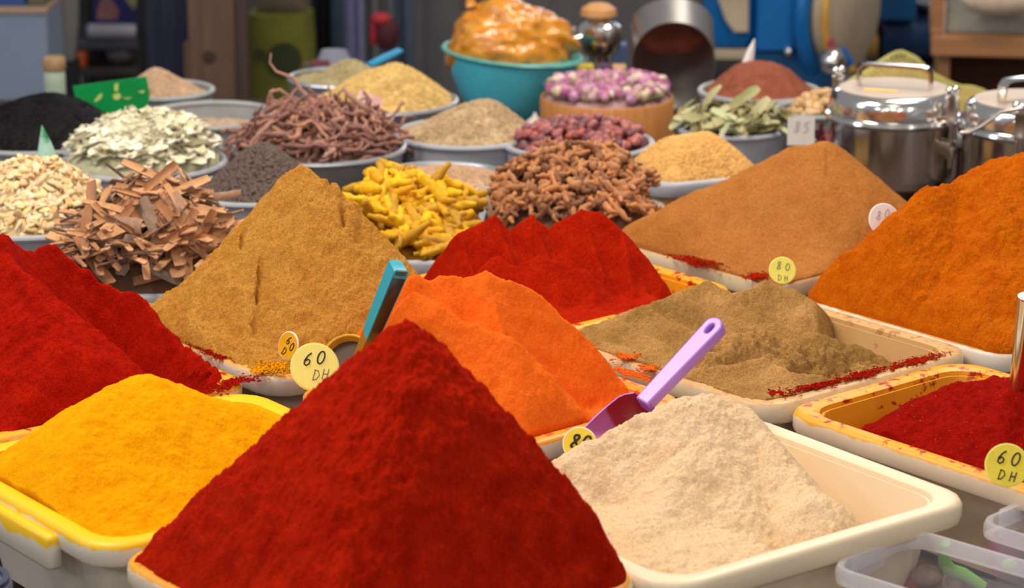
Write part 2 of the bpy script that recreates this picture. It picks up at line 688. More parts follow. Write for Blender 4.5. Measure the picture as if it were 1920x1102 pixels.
def pan(key, c, r, label, mat, z=RIM, depth=0.075, taper=0.86, name='round_pan', group='round grey pans at the back'):
    root = empty(name, (c[0], c[1], z - depth), label, 'pan', group)
    b = r * taper
    mb = MB()
    mb.lathe([(b - .004, 0), (b, .003), (r - .004, depth - .006), (r - .006, depth - .004), (b - .004, .006), (0.0, .005)], 48)
    mb.build('basin', mat, root)
    mb = MB()
    k = 8
    prof = [(r - .004 + .0045 * math.cos(2 * PI * i / k), depth - .003 + .004 * math.sin(2 * PI * i / k)) for i in range(k + 1)]
    rings = [[(q * math.cos(2 * PI * j / 48), q * math.sin(2 * PI * j / 48), zz) for j in range(48)] for q, zz in prof]
    mb.rings(rings, True)
    mb.build('rim', mat, root)
    ft = Foot(c, 0, 2 * (r - .010), 2 * (r - .010), r - .010)
    TRAYS[key] = ft
    return root, ft


# ------------------------------------------------------------------ colours
M = dict(
    paprika=powder('paprika_powder', (190, 36, 6), (150, 15, 2), bump=0.0016, coarse=45),
    chili=powder('chili_powder', (178, 26, 5), (138, 10, 2), bump=0.0016, coarse=40),
    chili2=powder('coarse_chili', (166, 18, 6), (124, 8, 3), grain=520, bump=0.0017, coarse=90, speck=(214, 92, 48)),
    ridged=powder('ridged_paprika', (180, 36, 6), (150, 18, 2), coarse=40),
    orange=powder('orange_paprika', (238, 114, 34), (226, 90, 20), coarse=50, tone=(.88, 1.10)),
    orange2=powder('orange_curry', (198, 104, 8), (174, 74, 3), coarse=60, bump=0.0015),
    mustard=powder('ginger_powder', (198, 146, 68), (180, 120, 46), bump=0.0022, coarse=36),
    flour=powder('pale_flour', (242, 214, 176), (232, 196, 152), tone=(.84, 1.12), bump=0.0020, coarse=40),
    cumin=powder('cumin_powder', (190, 144, 88), (140, 104, 54), bump=0.0016, coarse=16, spread=.16),
    cinnamon=powder('cinnamon_powder', (178, 118, 60), (160, 98, 44), bump=0.0010, coarse=24),
    turmeric=powder('turmeric_powder', (242, 168, 4), (230, 148, 2), coarse=50, bump=0.0012, tone=(.84, 1.12)),
    sumac=powder('sumac_powder', (158, 96, 76), (128, 68, 52), bump=0.001),
    clean=stained('white_tray_plastic', (226, 222, 216), (214, 176, 130), 0.42, soft=0.25),
    creamy=stained('cream_tray_plastic', (232, 214, 184), (240, 220, 188), 0.9, dust=((196, 92, 50), 0.99)),
    yellowed=stained('turmeric_stained_plastic', (226, 214, 196), (246, 196, 6), 0.86, soft=0.05),
    redst=stained('paprika_stained_plastic', (226, 204, 180), (238, 166, 32), 0.72, dust=((172, 32, 8), 0.80)),
    redst2=stained('chili_stained_plastic', (230, 210, 186), (236, 160, 34), 0.62, dust=((168, 30, 8), 0.84)),
    orst=stained('orange_stained_plastic', (228, 216, 200), (236, 150, 36), 0.72, dust=((226, 88, 16), 0.80)),
    orst2=stained('curry_stained_plastic', (226, 214, 200), (222, 160, 90), 0.35, dust=((212, 104, 14), 0.90)),
    must_tray=stained('ginger_stained_plastic', (196, 184, 176), (214, 160, 70), 0.42, soft=0.2),
    cumst=stained('cumin_stained_plastic', (226, 208, 178), (206, 166, 112), 0.62, soft=0.25, dust=((178, 124, 74), 0.80)),
    grey=plain('grey_plastic', (172, 176, 188), 0.45, var=0.06),
    greydk=plain('grey_enamel', (160, 164, 168), 0.38, var=0.10),
    alu=steel('aluminium', (206, 210, 216), 0.34, 0.85),
    steel=steel('polished_steel', (226, 222, 218), 0.16, smear=0.07),
    dull=steel('dusty_steel', (196, 186, 178), 0.3),
    dusty=plain('dusty_lid', (196, 178, 162), 0.5, metal=0.35, var=0.08, scale=20),
)

# ------------------------------------------------------------------ the place
M['floorm'] = plain('floor_concrete', (150, 142, 134), 0.7, var=0.15, scale=3)
M['wallm'] = plain('wall_plaster', (92, 88, 90), 0.9, var=0.15, scale=4)
mb = MB(); mb.box((0, 4.0, -0.02), (9, 11, 0.04)); tag(mb.build('floor', M['floorm'], smooth=False), 'dark concrete market floor behind the stall', kind='structure')
mb = MB(); mb.box((0, 8.6, 1.5), (9, 0.1, 3.0)); tag(mb.build('wall_back', M['wallm'], smooth=False), 'dim grey wall at the back of the market hall', kind='structure')

M['tablewood'] = wood('table_wood', (74, 52, 38), (44, 30, 22), 10, 0)
tb = empty('market_table', (0, 2.85, 0), 'long dark wooden stall table under all the spice trays', 'table')
for i in range(14):
    yy = 1.42 + i * 0.213
    mb = MB(); mb.box((0, yy - 2.85, TOP - .0175), (2.5, 0.208, 0.035), bev=0.003); mb.build('plank', M['tablewood'], tb, smooth=False)
for sx in (-1.15, 1.15):
    for sy in (1.45, 4.1):
        mb = MB(); mb.box((sx, sy - 2.85, .3525), (.07, .07, .705), bev=0.004); mb.build('leg', M['tablewood'], tb, smooth=False)


def down(p, dx, L, s):
    """a rib running down from crest point p towards the aisle"""
    return [p, Vector((p.x + dx * L, p.y - math.sqrt(max(0, 1 - dx * dx)) * L, p.z - s * L))]


def S(u, v, f, slope=1.0):
    """crest point: picture point, standing over depth f (metres from the lens)"""
    return V(u, v, f)


# ---------------------------------------------------------------- front paprika cone
_, ft = tray('front', 'spice_tray', (207, 1041), 'L', 38, .298, .298, 'white tray under the tall red paprika cone in front, orange stained rim', M['redst2'])
fc = ft.c
apx = V(765, 603, fc[1] + .005)


def h_front(X, Y, E):
    d = np.hypot(X - apx.x, Y - apx.y)
    z = apx.z - 1.02 * (np.sqrt(d * d + .016 ** 2) - .016) + 0.55 * np.clip(d - .05, 0, 1) ** 2
    hole = np.exp(-(((X + .046) / .009) ** 2 + ((Y - 1.832) / .022) ** 2))
    z = z - 0.010 * hole
    return smax(z, RIM + .004 - .05 * np.clip(.01 - E, 0, 1), .018)


fo = Foot(fc, 38, .298 - .012, .298 - .012, .026)
o = heap('paprika_heap', fo, h_front, RIM - .02, M['paprika'], 280, (.0032, 105), (.003, 18), edge=(RIM + .002, 2.0, .035))
tag(o, 'tall smooth red paprika cone heaped over the front tray', 'spice heap', 'heaps of ground spice in trays')

# ---------------------------------------------------------------- turmeric
_, ft = tray('yellow', 'spice_tray', (190, 1034), 'F', 38, .32, .29, 'white tray with bright yellow stained rim holding the yellow turmeric heap', M['yellowed'],
             tabs=((-.163, -.02, .014, .11),))
c = ft.c
ap = V(262, 706, 2.185)


def h_yel(X, Y, E):
    z = ridge_h(X, Y, [ap], .66, .02)
    z = np.maximum(z, ridge_h(X, Y, [ap, V(520, 785, 2.19)], .72, .012))
    z = np.maximum(z, ridge_h(X, Y, [ap, V(60, 830, 2.10)], .70, .012))
    z = smax(z, np.full(X.shape, RIM - .018), .02)
    dip = np.exp(-(((X + .293) / .010) ** 2 + ((Y - 2.005) / .012) ** 2)) + .7 * np.exp(-(((X + .313) / .011) ** 2 + ((Y - 2.14) / .009) ** 2))
    return z - .005 * dip


o = heap('turmeric_heap', ft, h_yel, RIM - .06, M['turmeric'], 220, (.0012, 90), (.0024, 20), taper=.017)
tag(o, 'bright yellow turmeric powder heap beside the front red cone', 'spice heap', 'heaps of ground spice in trays')

# ---------------------------------------------------------------- pale flour
_, ft = tray('white', 'spice_tray', (1255, 1106), 'F', 37, .335, .29, 'cream white tray holding the pale beige powder, lowest of the right trays', M['creamy'])
c = ft.c
ap = V(1330, 735, 2.17)
ap2 = V(1385, 775, 2.17)


def h_white(X, Y, E):
    z = ridge_h(X, Y, [V(1285, 742, 2.155), ap, ap2], .78, .008)
    z = np.maximum(z, ridge_h(X, Y, [ap, V(1300, 820, 2.12), V(1225, 960, 2.03), V(1200, 1010, 1.99)], .62, .006))
    z = np.maximum(z, ridge_h(X, Y, [V(1285, 742, 2.155), V(1170, 796, 2.14), V(1060, 858, 2.11)], .75, .006))
    z = np.maximum(z, ridge_h(X, Y, [ap2, V(1455, 840, 2.13), V(1530, 920, 2.07)], 1.0, .02))
    lx, ly = ft.loc(X, Y)
    floor_ = RIM - .006 - 3.4 * np.clip(lx + .04, 0, 1) * np.clip(.13 - ly, 0, 1)
    z = smin(z, RIM + .016 - .10 * np.clip((.13 - ly) / .2, 0, 1) + 1.1 * np.clip(.148 - lx, 0, 1), .008)
    z = smax(z, floor_, .010)
    dip = np.exp(-(((X - .165) / .014) ** 2 + ((Y - 2.07) / .012) ** 2))
    return z - .006 * dip


o = heap('flour_heap', ft, h_white, RIM - .09, M['flour'], 260, (.0016, 110), (.0035, 20), edge=(RIM + .002, 1.7), taper=.017)
tag(o, 'pale beige ground powder heap with a crumbly ridge', 'spice heap', 'heaps of ground spice in trays')

# ---------------------------------------------------------------- chili, right
_, ft = tray('redR', 'spice_tray', (1458, 766), 'L', 40, .25, .40, 'yellow stained white tray with dark red chili at the right edge', M['redst'], inner=.75)
c = ft.c


def h_redR(X, Y, E):
    z = ridge_h(X, Y, [V(1770, 722, 2.285), V(1930, 712, 2.25), V(2100, 760, 2.2)], .55, .03)
    z = np.maximum(z, ridge_h(X, Y, [V(1840, 705, 2.36), V(1900, 712, 2.33)], .8, .02))
    lx, ly = ft.loc(X, Y)
    base = RIM - .004 - 1.1 * np.clip(ly - .095, 0, 1)
    z = smin(z, RIM - .072 + 1.15 * np.clip(.180 - ly, 0, 1), .010)
    return smax(z, base, .02)


o = heap('chili_heap', ft, h_redR, RIM - .095, M['chili2'], 200, (.0014, 110), (.003, 22), taper=.017)
tag(o, 'dark red coarse chili heap beside the steel handle', 'spice heap', 'heaps of ground spice in trays')

# ---------------------------------------------------------------- cumin powder
_, ft = tray('brown', 'spice_tray', (1442, 767), 'F', 40, .29, .31, 'off white tray holding the wavy brown cumin powder', M['cumst'])
c = ft.c


def h_brown(X, Y, E):
    back = [Q(1085, 618, .006), Q(1130, 584, .018), Q(1160, 584, .018), Q(1205, 568, .024), Q(1260, 556, .026), Q(1325, 524, .036), Q(1375, 550, .028), Q(1445, 526, .036), Q(1505, 550, .026), Q(1572, 598, .006)]
    z = ridge_h(X, Y, back, 1.0, .003)
    for p, q in (((1130, 584, .018), (1300, 672, .004)), ((1325, 524, .036), (1440, 605, .008)), ((1205, 568, .024), (1310, 628, .006)), ((1085, 618, .006), (1210, 680, .004))):
        z = np.maximum(z, ridge_h(X, Y, [Q(*p), Q(*q)], .85, .003))
    mid = [Q(1325, 640, .010), Q(1360, 618, .018), Q(1430, 604, .022), Q(1530, 625, .014), Q(1680, 672, -.012)]
    z = np.maximum(z, ridge_h(X, Y, mid, .85, .003))
    lump = ridge_h(X, Y, [Q(1335, 652, .012), Q(1430, 636, .014), Q(1600, 675, -.006)], .45, .01)
    k = np.clip(fbm(X, Y, 60, 4) * .6 + .5, 0, 1)
    z = np.maximum(z, lump + .016 * (k - .55))
    front = [Q(1200, 680, .008), Q(1290, 700, .006), Q(1340, 685, .012), Q(1430, 672, .018), Q(1490, 700, .010), Q(1600, 712, .002), Q(1720, 690, -.008)]
    z = np.maximum(z, ridge_h(X, Y, front, .85, .003))
    lx, ly = ft.loc(X, Y)
    lim = RIM - .052 + 1.0 * np.clip(.126 - lx, 0, 1) + 2.2 * np.clip(ly - .0, 0, 1)
    z = smin(z, lim, .008)
    fl = np.where(lx < -.09, RIM + .002, np.maximum(RIM + .002 - .7 * (lx + .09), RIM - .024 - .12 * (lx + .05)))
    fl = np.minimum(fl, lim)
    return smax(z, fl, .008)


fo = Foot(ft.w(-.0075, 0), 40, .29 - .027, .31 - .036, .022)
o = heap('cumin_heap', fo, h_brown, RIM - .095, M['cumin'], 230, (.0013, 100), (.002, 30), edge=(RIM + .004, 1.5), taper=.017)
tag(o, 'brown cumin powder raked into waves behind the lilac scoop', 'spice heap', 'heaps of ground spice in trays')

# ---------------------------------------------------------------- orange paprika
_, ft = tray('orange', 'spice_tray', (1302, 750), 'R', 40, .27, .264, 'orange stained tray holding the bright orange paprika', M['orst'])
c = ft.c


ft_or = ft


def h_orange(X, Y, E):
    crest = [V(748, 540, 2.355), V(780, 512, 2.375), V(808, 524, 2.38), V(826, 512, 2.385), V(868, 520, 2.39), V(910, 504, 2.39), V(940, 520, 2.39), V(985, 522, 2.39), V(1045, 576, 2.385), V(1090, 605, 2.38), V(1185, 688, 2.365)]
    z = ridge_h(X, Y, crest, 1.22, .003)
    for p, dx in (((780, 512, 2.375), .35), ((826, 512, 2.385), .35), ((910, 504, 2.39), .35), ((985, 522, 2.39), .25), ((1062, 590, 2.383), -.1)):
        z = np.maximum(z, ridge_h(X, Y, down(V(*p), dx, .055, .98), 1.25, .0015))
    fr = [V(775, 548, 2.33), V(820, 568, 2.315), V(870, 602, 2.305), V(955, 628, 2.295), V(1005, 678, 2.29), V(1045, 748, 2.28), V(1095, 800, 2.26)]
    z2 = ridge_h(X, Y, fr, 1.15, .003)
    # the scooped-out hollow on the right, between the two crests
    P0, P1 = ft_or.w(.045, -.085), ft_or.w(.105, -.095)
    dseg = -ridge_h(X, Y, [Vector((P0.x, P0.y, 0)), Vector((P1.x, P1.y, 0))], 1.0, .001)
    z = smin(z, RIM - .016 + 1.5 * np.clip(dseg - .026, 0, 1), .008)
    z = np.maximum(z, z2)
    return smax(z, np.full(X.shape, RIM - .02), .014)


o = heap('orange_heap', ft, h_orange, RIM - .09, M['orange'], 240, (.0011, 100), (.0015, 30), edge=(RIM + .003, 2.2), taper=.017)
tag(o, 'bright orange paprika heap with scraped ribs behind the red cone', 'spice heap', 'heaps of ground spice in trays')

# ---------------------------------------------------------------- left paprika
_, ft = tray('leftred', 'spice_tray', (480, 719), 'R', 37, .37, .27, 'orange yellow stained tray with the hollowed dark red heap at left', M['redst'], inner=.55)
c = ft.c


def at_lx(f, u, v, lx):
    """the point of a sight line that stands over the tray line lx"""
    lo, hi = 1.8, 3.4
    for _ in range(40):
        m = (lo + hi) / 2
        p = V(u, v, m)
        if float(f.loc(p.x, p.y)[0]) < lx:
            lo = m
        else:
            hi = m
    return V(u, v, lo)


ft_left = ft
LEFT_CREST = [at_lx(ft, *a) for a in ((-160, 405, -.02), (0, 428, .055), (100, 443, .085), (118, 462, .090), (215, 508, .130), (272, 582, .152), (320, 625, .160), (360, 655, .165), (405, 688, .167))]


def h_left(X, Y, E):
    crest = LEFT_CREST
    z = ridge_h(X, Y, crest, 1.25, .004)
    z = np.maximum(z, ridge_h(X, Y, [V(20, 436, 2.44), V(60, 520, 2.39), V(90, 590, 2.35)], .8, .008))
    P0, P1 = ft_left.w(.108, .0), ft_left.w(.130, -.085)
    dseg = -ridge_h(X, Y, [Vector((P0.x, P0.y, 0)), Vector((P1.x, P1.y, 0))], 1.0, .001)
    z = smin(z, RIM - .026 + 1.9 * np.clip(dseg - .014, 0, 1), .008)
    k = np.clip(fbm(X, Y, 38, 4) * .6 + .5, 0, 1)
    z2 = ridge_h(X, Y, [V(-60, 560, 2.38), V(60, 585, 2.39), V(130, 615, 2.375), V(190, 665, 2.35), V(255, 735, 2.33)], 1.05, .012) + .022 * (k - .6)
    z = np.maximum(z, z2)
    return smax(z, np.full(X.shape, RIM - .026), .012)


fo = Foot(ft.w(-.004, 0), 37, .37 - .026, .27 - .018, .022)
o = heap('chili_heap', fo, h_left, RIM - .02, M['chili'], 250, (.0020, 95), (.003, 24), edge=(lambda lx, ly: RIM + .003 + .045 * np.clip((lx - .06) / .08, 0, 1), 1.9), taper=.017)
tag(o, 'dark red paprika heap hollowed out by scooping, left of the yellow heap', 'spice heap', 'heaps of ground spice in trays')

# ---------------------------------------------------------------- ginger cone
_, ft = tray('mustard', 'spice_tray', (516, 716), 'F', 40, .245, .30, 'greyish white tray under the tan ginger cone', M['must_tray'])
c = ft.c
ap = V(592, 305, 2.63)


def h_must(X, Y, E):
    z = ridge_h(X, Y, [V(570, 312, 2.63), ap, V(612, 312, 2.63)], 1.12, .012, .4)
    z = np.maximum(z, ridge_h(X, Y, [V(612, 330, 2.60), V(650, 335, 2.61), V(690, 395, 2.61)], 1.12, .01, .3))
    z = smax(z, RIM + .002 - .02 * np.clip(.012 - E, 0, 1) * 10, .03)
    for (u, v, l, wd) in ((613, 372, .016, .0024), (488, 525, .014, .0020), (490, 565, .010, .0017), (487, 620, .012, .0020), (445, 475, .012, .0018), (640, 455, .010, .0020), (672, 490, .006, .004)):
        p = V(u, v, 2.55)
        dd = np.abs(X - p.x + .002 * vnoise(Y * 300, X * 0)) / wd
        yy = (Y - PTS.get((u, v), p.y))
        z = z - .010 * np.exp(-dd * dd) * np.exp(-(yy / l) ** 2)
    return z


PTS = {}
_tmp = {}
for (u, v) in ((613, 372), (488, 525), (490, 565), (487, 620), (445, 475), (640, 455), (672, 490)):
    # walk along the sight line until it meets the cone
    d = ray(u, v)
    for k in range(600):
        t = 2.3 + k * .001
        p = Vector((0, 0, CAM_Z)) + d * t
        zc = ap.z - 1.0 * math.hypot(p.x - ap.x, p.y - ap.y)
        if p.z < zc:
            break
    PTS[(u, v)] = p.y
fo = Foot(c, 40, .245 - .008, .30 - .008, .028)
o = heap('ginger_heap', fo, h_must, RIM - .02, M['mustard'], 280, (.0024, 110), (.0025, 20), edge=(RIM + .002, 1.9))
tag(o, 'tall tan ginger powder cone with fine cracks', 'spice heap', 'heaps of ground spice in trays')

# ---------------------------------------------------------------- ridged dark red
_, ft = tray('midred', 'spice_tray', (1393, 541), 'R', 40, .27, .27, 'orange stained tray of ridged deep red paprika in the middle', M['redst'], inner=.9)
c = ft.c


def h_mid(X, Y, E):
    d = -.065
    crest = [V(700, 560, 2.70), V(862, 436, 2.80 + d), V(928, 402, 2.82 + d), V(950, 434, 2.82 + d), V(998, 404, 2.83 + d), V(1028, 430, 2.83 + d), V(1090, 390, 2.835 + d), V(1165, 416, 2.83 + d), V(1200, 468, 2.82 + d), V(1222, 505, 2.805 + d)]
    z = ridge_h(X, Y, crest, 1.30, .002)
    for p, dx in (((862, 436, 2.80 + d), .40), ((928, 402, 2.82 + d), .42), ((998, 404, 2.83 + d), .42), ((1090, 390, 2.835 + d), .35), ((1165, 416, 2.83 + d), .15)):
        z = np.maximum(z, ridge_h(X, Y, down(V(*p), dx, .06, .95), 1.35, .0015))
    fr = [V(690, 575, 2.66), V(775, 520, 2.685), V(855, 503, 2.69), V(890, 512, 2.69), V(925, 480, 2.70), V(970, 498, 2.695), V(1012, 480, 2.695), V(1100, 505, 2.69), V(1165, 580, 2.69)]
    z = np.maximum(z, ridge_h(X, Y, fr, 1.2, .002))
    lx, ly = ft.loc(X, Y)
    z = smin(z, RIM - .050 + 1.9 * np.clip(.116 - lx, 0, 1), .010)
    return smax(z, RIM - .004 - 1.0 * np.clip(lx - .05, 0, 1), .010)


o = heap('paprika_heap', ft, h_mid, RIM - .09, M['ridged'], 220, (.0012, 100), (.0015, 30), edge=(RIM + .002, 2.2), taper=.017)
tag(o, 'deep red paprika heap raked into sharp ridges behind the orange heap', 'spice heap', 'heaps of ground spice in trays')

# ---------------------------------------------------------------- cinnamon powder
_, ft = tray('lightb', 'spice_tray', (1452, 536), 'F', 40, .30, .27, 'white tray under the wide light brown cinnamon cone', M['cumst'])
c = ft.c
ap = V(1548, 262, 2.97)


def h_lb(X, Y, E):
    z = ridge_h(X, Y, [V(1500, 272, 2.97), ap], .80, .012, 0.3)
    z = np.maximum(z, ridge_h(X, Y, [V(1500, 272, 2.97), V(1340, 352, 2.93), V(1215, 432, 2.89)], .62, .02))
    z = np.maximum(z, ridge_h(X, Y, [ap, V(1655, 345, 2.96), V(1720, 440, 2.94)], .8, .02))
    return smax(z, np.full(X.shape, RIM + .003), .03)


fo = Foot(c, 40, .30 - .004, .27 - .004, .030)
o = heap('cinnamon_heap', fo, h_lb, RIM - .02, M['cinnamon'], 210, (.0009, 90), (.002, 18), edge=(RIM + .004, 1.3))
tag(o, 'wide light brown cinnamon powder cone in front of the steel pot', 'spice heap', 'heaps of ground spice in trays')

# ---------------------------------------------------------------- orange curry, right
_, ft = tray('orR', 'spice_tray', (1888, 671), 'F', 40, .34, .29, 'white tray under the large orange heap at the right edge', M['orst2'])
c = ft.c


def h_orr(X, Y, E):
    crest = [V(1690, 402, 2.68), V(1742, 350, 2.70), V(1790, 346, 2.71), V(1850, 318, 2.72), V(1925, 288, 2.72), V(2010, 300, 2.72)]
    z = ridge_h(X, Y, crest, .98, .006, .4)
    z = np.maximum(z, ridge_h(X, Y, [V(1850, 325, 2.71), V(1890, 395, 2.65), V(1800, 470, 2.64)], .9, .012))
    z = np.maximum(z, ridge_h(X, Y, [V(1690, 402, 2.68), V(1600, 470, 2.69), V(1525, 535, 2.70)], .9, .02))
    z = np.maximum(z, ridge_h(X, Y, [V(1925, 288, 2.72), V(1900, 480, 2.60), V(1900, 560, 2.55)], .7, .03))
    P0 = V(1890, 600, 2.53)
    dd = np.hypot((X - P0.x) / 1.6, (Y - P0.y))
    z = z - .012 * np.exp(-(dd / .028) ** 2)
    return smax(z, RIM + .003 - .2 * np.clip(.01 - E, 0, 1), .02)


fo = Foot(c, 40, .34 - .008, .29 - .008, .028)
o = heap('curry_heap', fo, h_orr, RIM - .02, M['orange2'], 250, (.0020, 95), (.003, 22), edge=(RIM + .003, 1.6))
tag(o, 'large rough orange curry heap at the right edge', 'spice heap', 'heaps of ground spice in trays')


# ================================================================== pans and heaps at the back
def cone_fun(items, base, k=.01, n=(0.0, 40)):
    def f(X, Y, E):
        z = np.full(X.shape, base)
        for pts, sl, rd in items:
            z = smax(z, ridge_h(X, Y, pts, sl, rd), k)
        if n[0]:
            z = z + n[0] * fbm(X, Y, n[1], 3)
        return z
    return f


def rand_rot(n):
    q = rng.normal(size=(n, 4))
    q /= np.linalg.norm(q, axis=1)[:, None]
    a, b, c, d = q.T
    return np.stack([np.stack([1 - 2 * (c * c + d * d), 2 * (b * c - a * d), 2 * (b * d + a * c)], -1),
                     np.stack([2 * (b * c + a * d), 1 - 2 * (b * b + d * d), 2 * (c * d - a * b)], -1),
                     np.stack([2 * (b * d - a * c), 2 * (c * d + a * b), 1 - 2 * (b * b + c * c)], -1)], 1)


def ico(n=6, m=4):
    b = MB().sphere((0, 0, 0), 1, n, m)
    return np.array(b.v), b.f


def grain_heap(name, foot, hfun, zlow, mats, size, count, label, cat, edge=(RIM, .8), gn=(5, 3), lie=False, proto=None, low=None):
    """a heap of seed: a core and thousands of loose grains, one countless mass"""
    drop = .006 if proto is not None else 0.0
    o = heap(name, foot, lambda X, Y, E: hfun(X, Y, E) - drop, zlow, mats[0], 110, (size[2] * .5, 160), (.0012, 40), edge=edge)
    base, faces = ico(*gn)
    if proto is not None:
        base = np.array([list(q.co) for q in proto.vertices])
        faces = [list(q.vertices) for q in proto.polygons]
    n = count
    R = foot
    s, t = rng.uniform(-1, 1, n), rng.uniform(-1, 1, n)
    x, y = s * R.l1 / 2, t * R.l2 / 2
    ax, ay = np.abs(x) - (R.l1 / 2 - R.r), np.abs(y) - (R.l2 / 2 - R.r)
    E = R.r - (np.hypot(np.maximum(ax, 0), np.maximum(ay, 0)) + np.minimum(np.maximum(ax, ay), 0))
    ok = E > size[0] * .6
    x, y, E = x[ok], y[ok], E[ok]
    n = len(x)
    ca, sa = math.cos(R.a), math.sin(R.a)
    X, Y = R.c[0] + x * ca - y * sa, R.c[1] + x * sa + y * ca
    Z = hfun(X, Y, E)
    Z = smin(Z, edge[0] + edge[1] * np.maximum(E, 0), .012) + rng.uniform(-.3, .5, n) * size[2]
    sc = (np.ones(3) if proto is not None else np.array(size)) * rng.uniform(.75, 1.2, (n, 1))
    if lie:
        RM = np.array([np.array((Vector((0, 0, 1)) + Vector(rng.normal(size=3)) * lie).normalized().to_track_quat('Z', 'X').to_matrix() @ Matrix.Rotation(rng.uniform(0, 6.28), 3, 'Z')) for _ in range(n)])
    else:
        RM = rand_rot(n)
    pts = np.einsum('nij,nkj->nki', RM, base[None] * sc[:, None, :])
    pts += np.stack([X, Y, Z], -1)[:, None, :]
    pts -= np.array(o.location)[None, None]
    k = len(base)
    me = bpy.data.meshes.new(name)
    F = [[i + k * j for i in f] for j in range(n) for f in faces]
    me.from_pydata(pts.reshape(-1, 3).tolist(), [], F)
    g = put('g', me, mats[-1])
    # join into the core so the mass is one object
    bm1 = o.data
    v1 = np.empty(len(bm1.vertices) * 3, np.float32); bm1.vertices.foreach_get('co', v1)
    v2 = np.empty(len(me.vertices) * 3, np.float32); me.vertices.foreach_get('co', v2)
    f1 = [list(p.vertices) for p in bm1.polygons]
    k1 = len(bm1.vertices)
    f2 = [[i + k1 for i in f] for f in F]
    jm = bpy.data.meshes.new(name)
    jm.from_pydata(np.concatenate([v1, v2]).reshape(-1, 3).tolist(), [], f1 + f2)
    jm.materials.append(mats[0]); jm.materials.append(mats[-1])
    jm.polygons.foreach_set('material_index', np.array([0] * len(f1) + [1] * len(f2), dtype=np.int32))
    jm.polygons.foreach_set('use_smooth', np.ones(len(jm.polygons), dtype=bool))
    o.data = jm
    bpy.data.objects.remove(g)
    return tag(o, label, cat, None, 'stuff')


def scatter(name, protos, mat, n, foot, hfun, label, cat, group, scale=(.85, 1.15), tilt=.5, lift=(0, .006), edge=(RIM, 1.0), back=-.25, inset=.004, yaw=None, mats=None, accept=None):
    """single pieces lying on a heap, each its own object sharing mesh data"""
    made = 0
    tries = 0
    lot = []
    ca, sa = math.cos(foot.a), math.sin(foot.a)
    eps = .003
    cams = Vector((0, 0, CAM_Z))

    def hh(X, Y, E):
        return min(hz(hfun, X, Y), edge[0] + edge[1] * max(E, 0))
    while made < n and tries < n * 12:
        tries += 1
        x, y = rng.uniform(-1, 1) * foot.l1 / 2, rng.uniform(-1, 1) * foot.l2 / 2
        ax, ay = abs(x) - (foot.l1 / 2 - foot.r), abs(y) - (foot.l2 / 2 - foot.r)
        E = foot.r - (math.hypot(max(ax, 0), max(ay, 0)) + min(max(ax, ay), 0))
        if E < inset:
            continue
        X, Y = foot.c[0] + x * ca - y * sa, foot.c[1] + x * sa + y * ca
        if accept and not accept(X, Y):
            continue
        z = hh(X, Y, E)
        nx = -(hh(X + eps, Y, E) - z) / eps
        ny = -(hh(X, Y + eps, E) - z) / eps
        nrm = Vector((nx, ny, 1)).normalized()
        P = Vector((X, Y, z + rng.uniform(*lift)))
        if nrm.dot((cams - P).normalized()) < back:
            continue
        nrm = (nrm + Vector(rng.normal(size=3)) * tilt * .35).normalized()
        q = nrm.to_track_quat('Z', 'X')
        yw = rng.uniform(0, 2 * PI) if yaw is None else yaw()
        me = protos[int(rng.integers(len(protos)))]
        o = bpy.data.objects.new(name, me)
        COL.objects.link(o)
        o.location = P
        o.rotation_euler = (q.to_matrix() @ Matrix.Rotation(yw, 3, 'Z')).to_euler()
        sc = rng.uniform(*scale)
        o.scale = (sc, sc, sc)
        o['category'] = cat
        o['group'] = group
        lot.append((o, sc))
        made += 1
    # where each piece lies in its heap, as seen across the stall
    uv = []
    for o, _ in lot:
        d = Vector(o.location) - cams
        zc = d.y * _cp - d.z * _sp
        uv.append((d.x / zc, (d.y * _sp + d.z * _cp) / zc))
    uv = np.array(uv)
    q1, q2 = np.quantile(uv[:, 0], [.33, .67])
    mid = (scale[0] + scale[1]) / 2
    span = scale[1] - scale[0]
    for (o, s), (u, v) in zip(lot, uv):
        near = uv[np.abs(uv[:, 0] - u) < (uv[:, 0].max() - uv[:, 0].min()) * .2, 1]
        h = (near < v).mean()
        row = 'top' if h > .67 else 'foot' if h < .33 else 'middle'
        colm = 'left' if u < q1 else 'right' if u > q2 else 'centre'
        sz = 'large ' if s > mid + span * .17 else 'small ' if s < mid - span * .17 else 'medium '
        o['label'] = sz + label + ', ' + colm + ' ' + row
    return made


def wp(u, v):
    p = G(u, v)
    return (p.x, p.y)


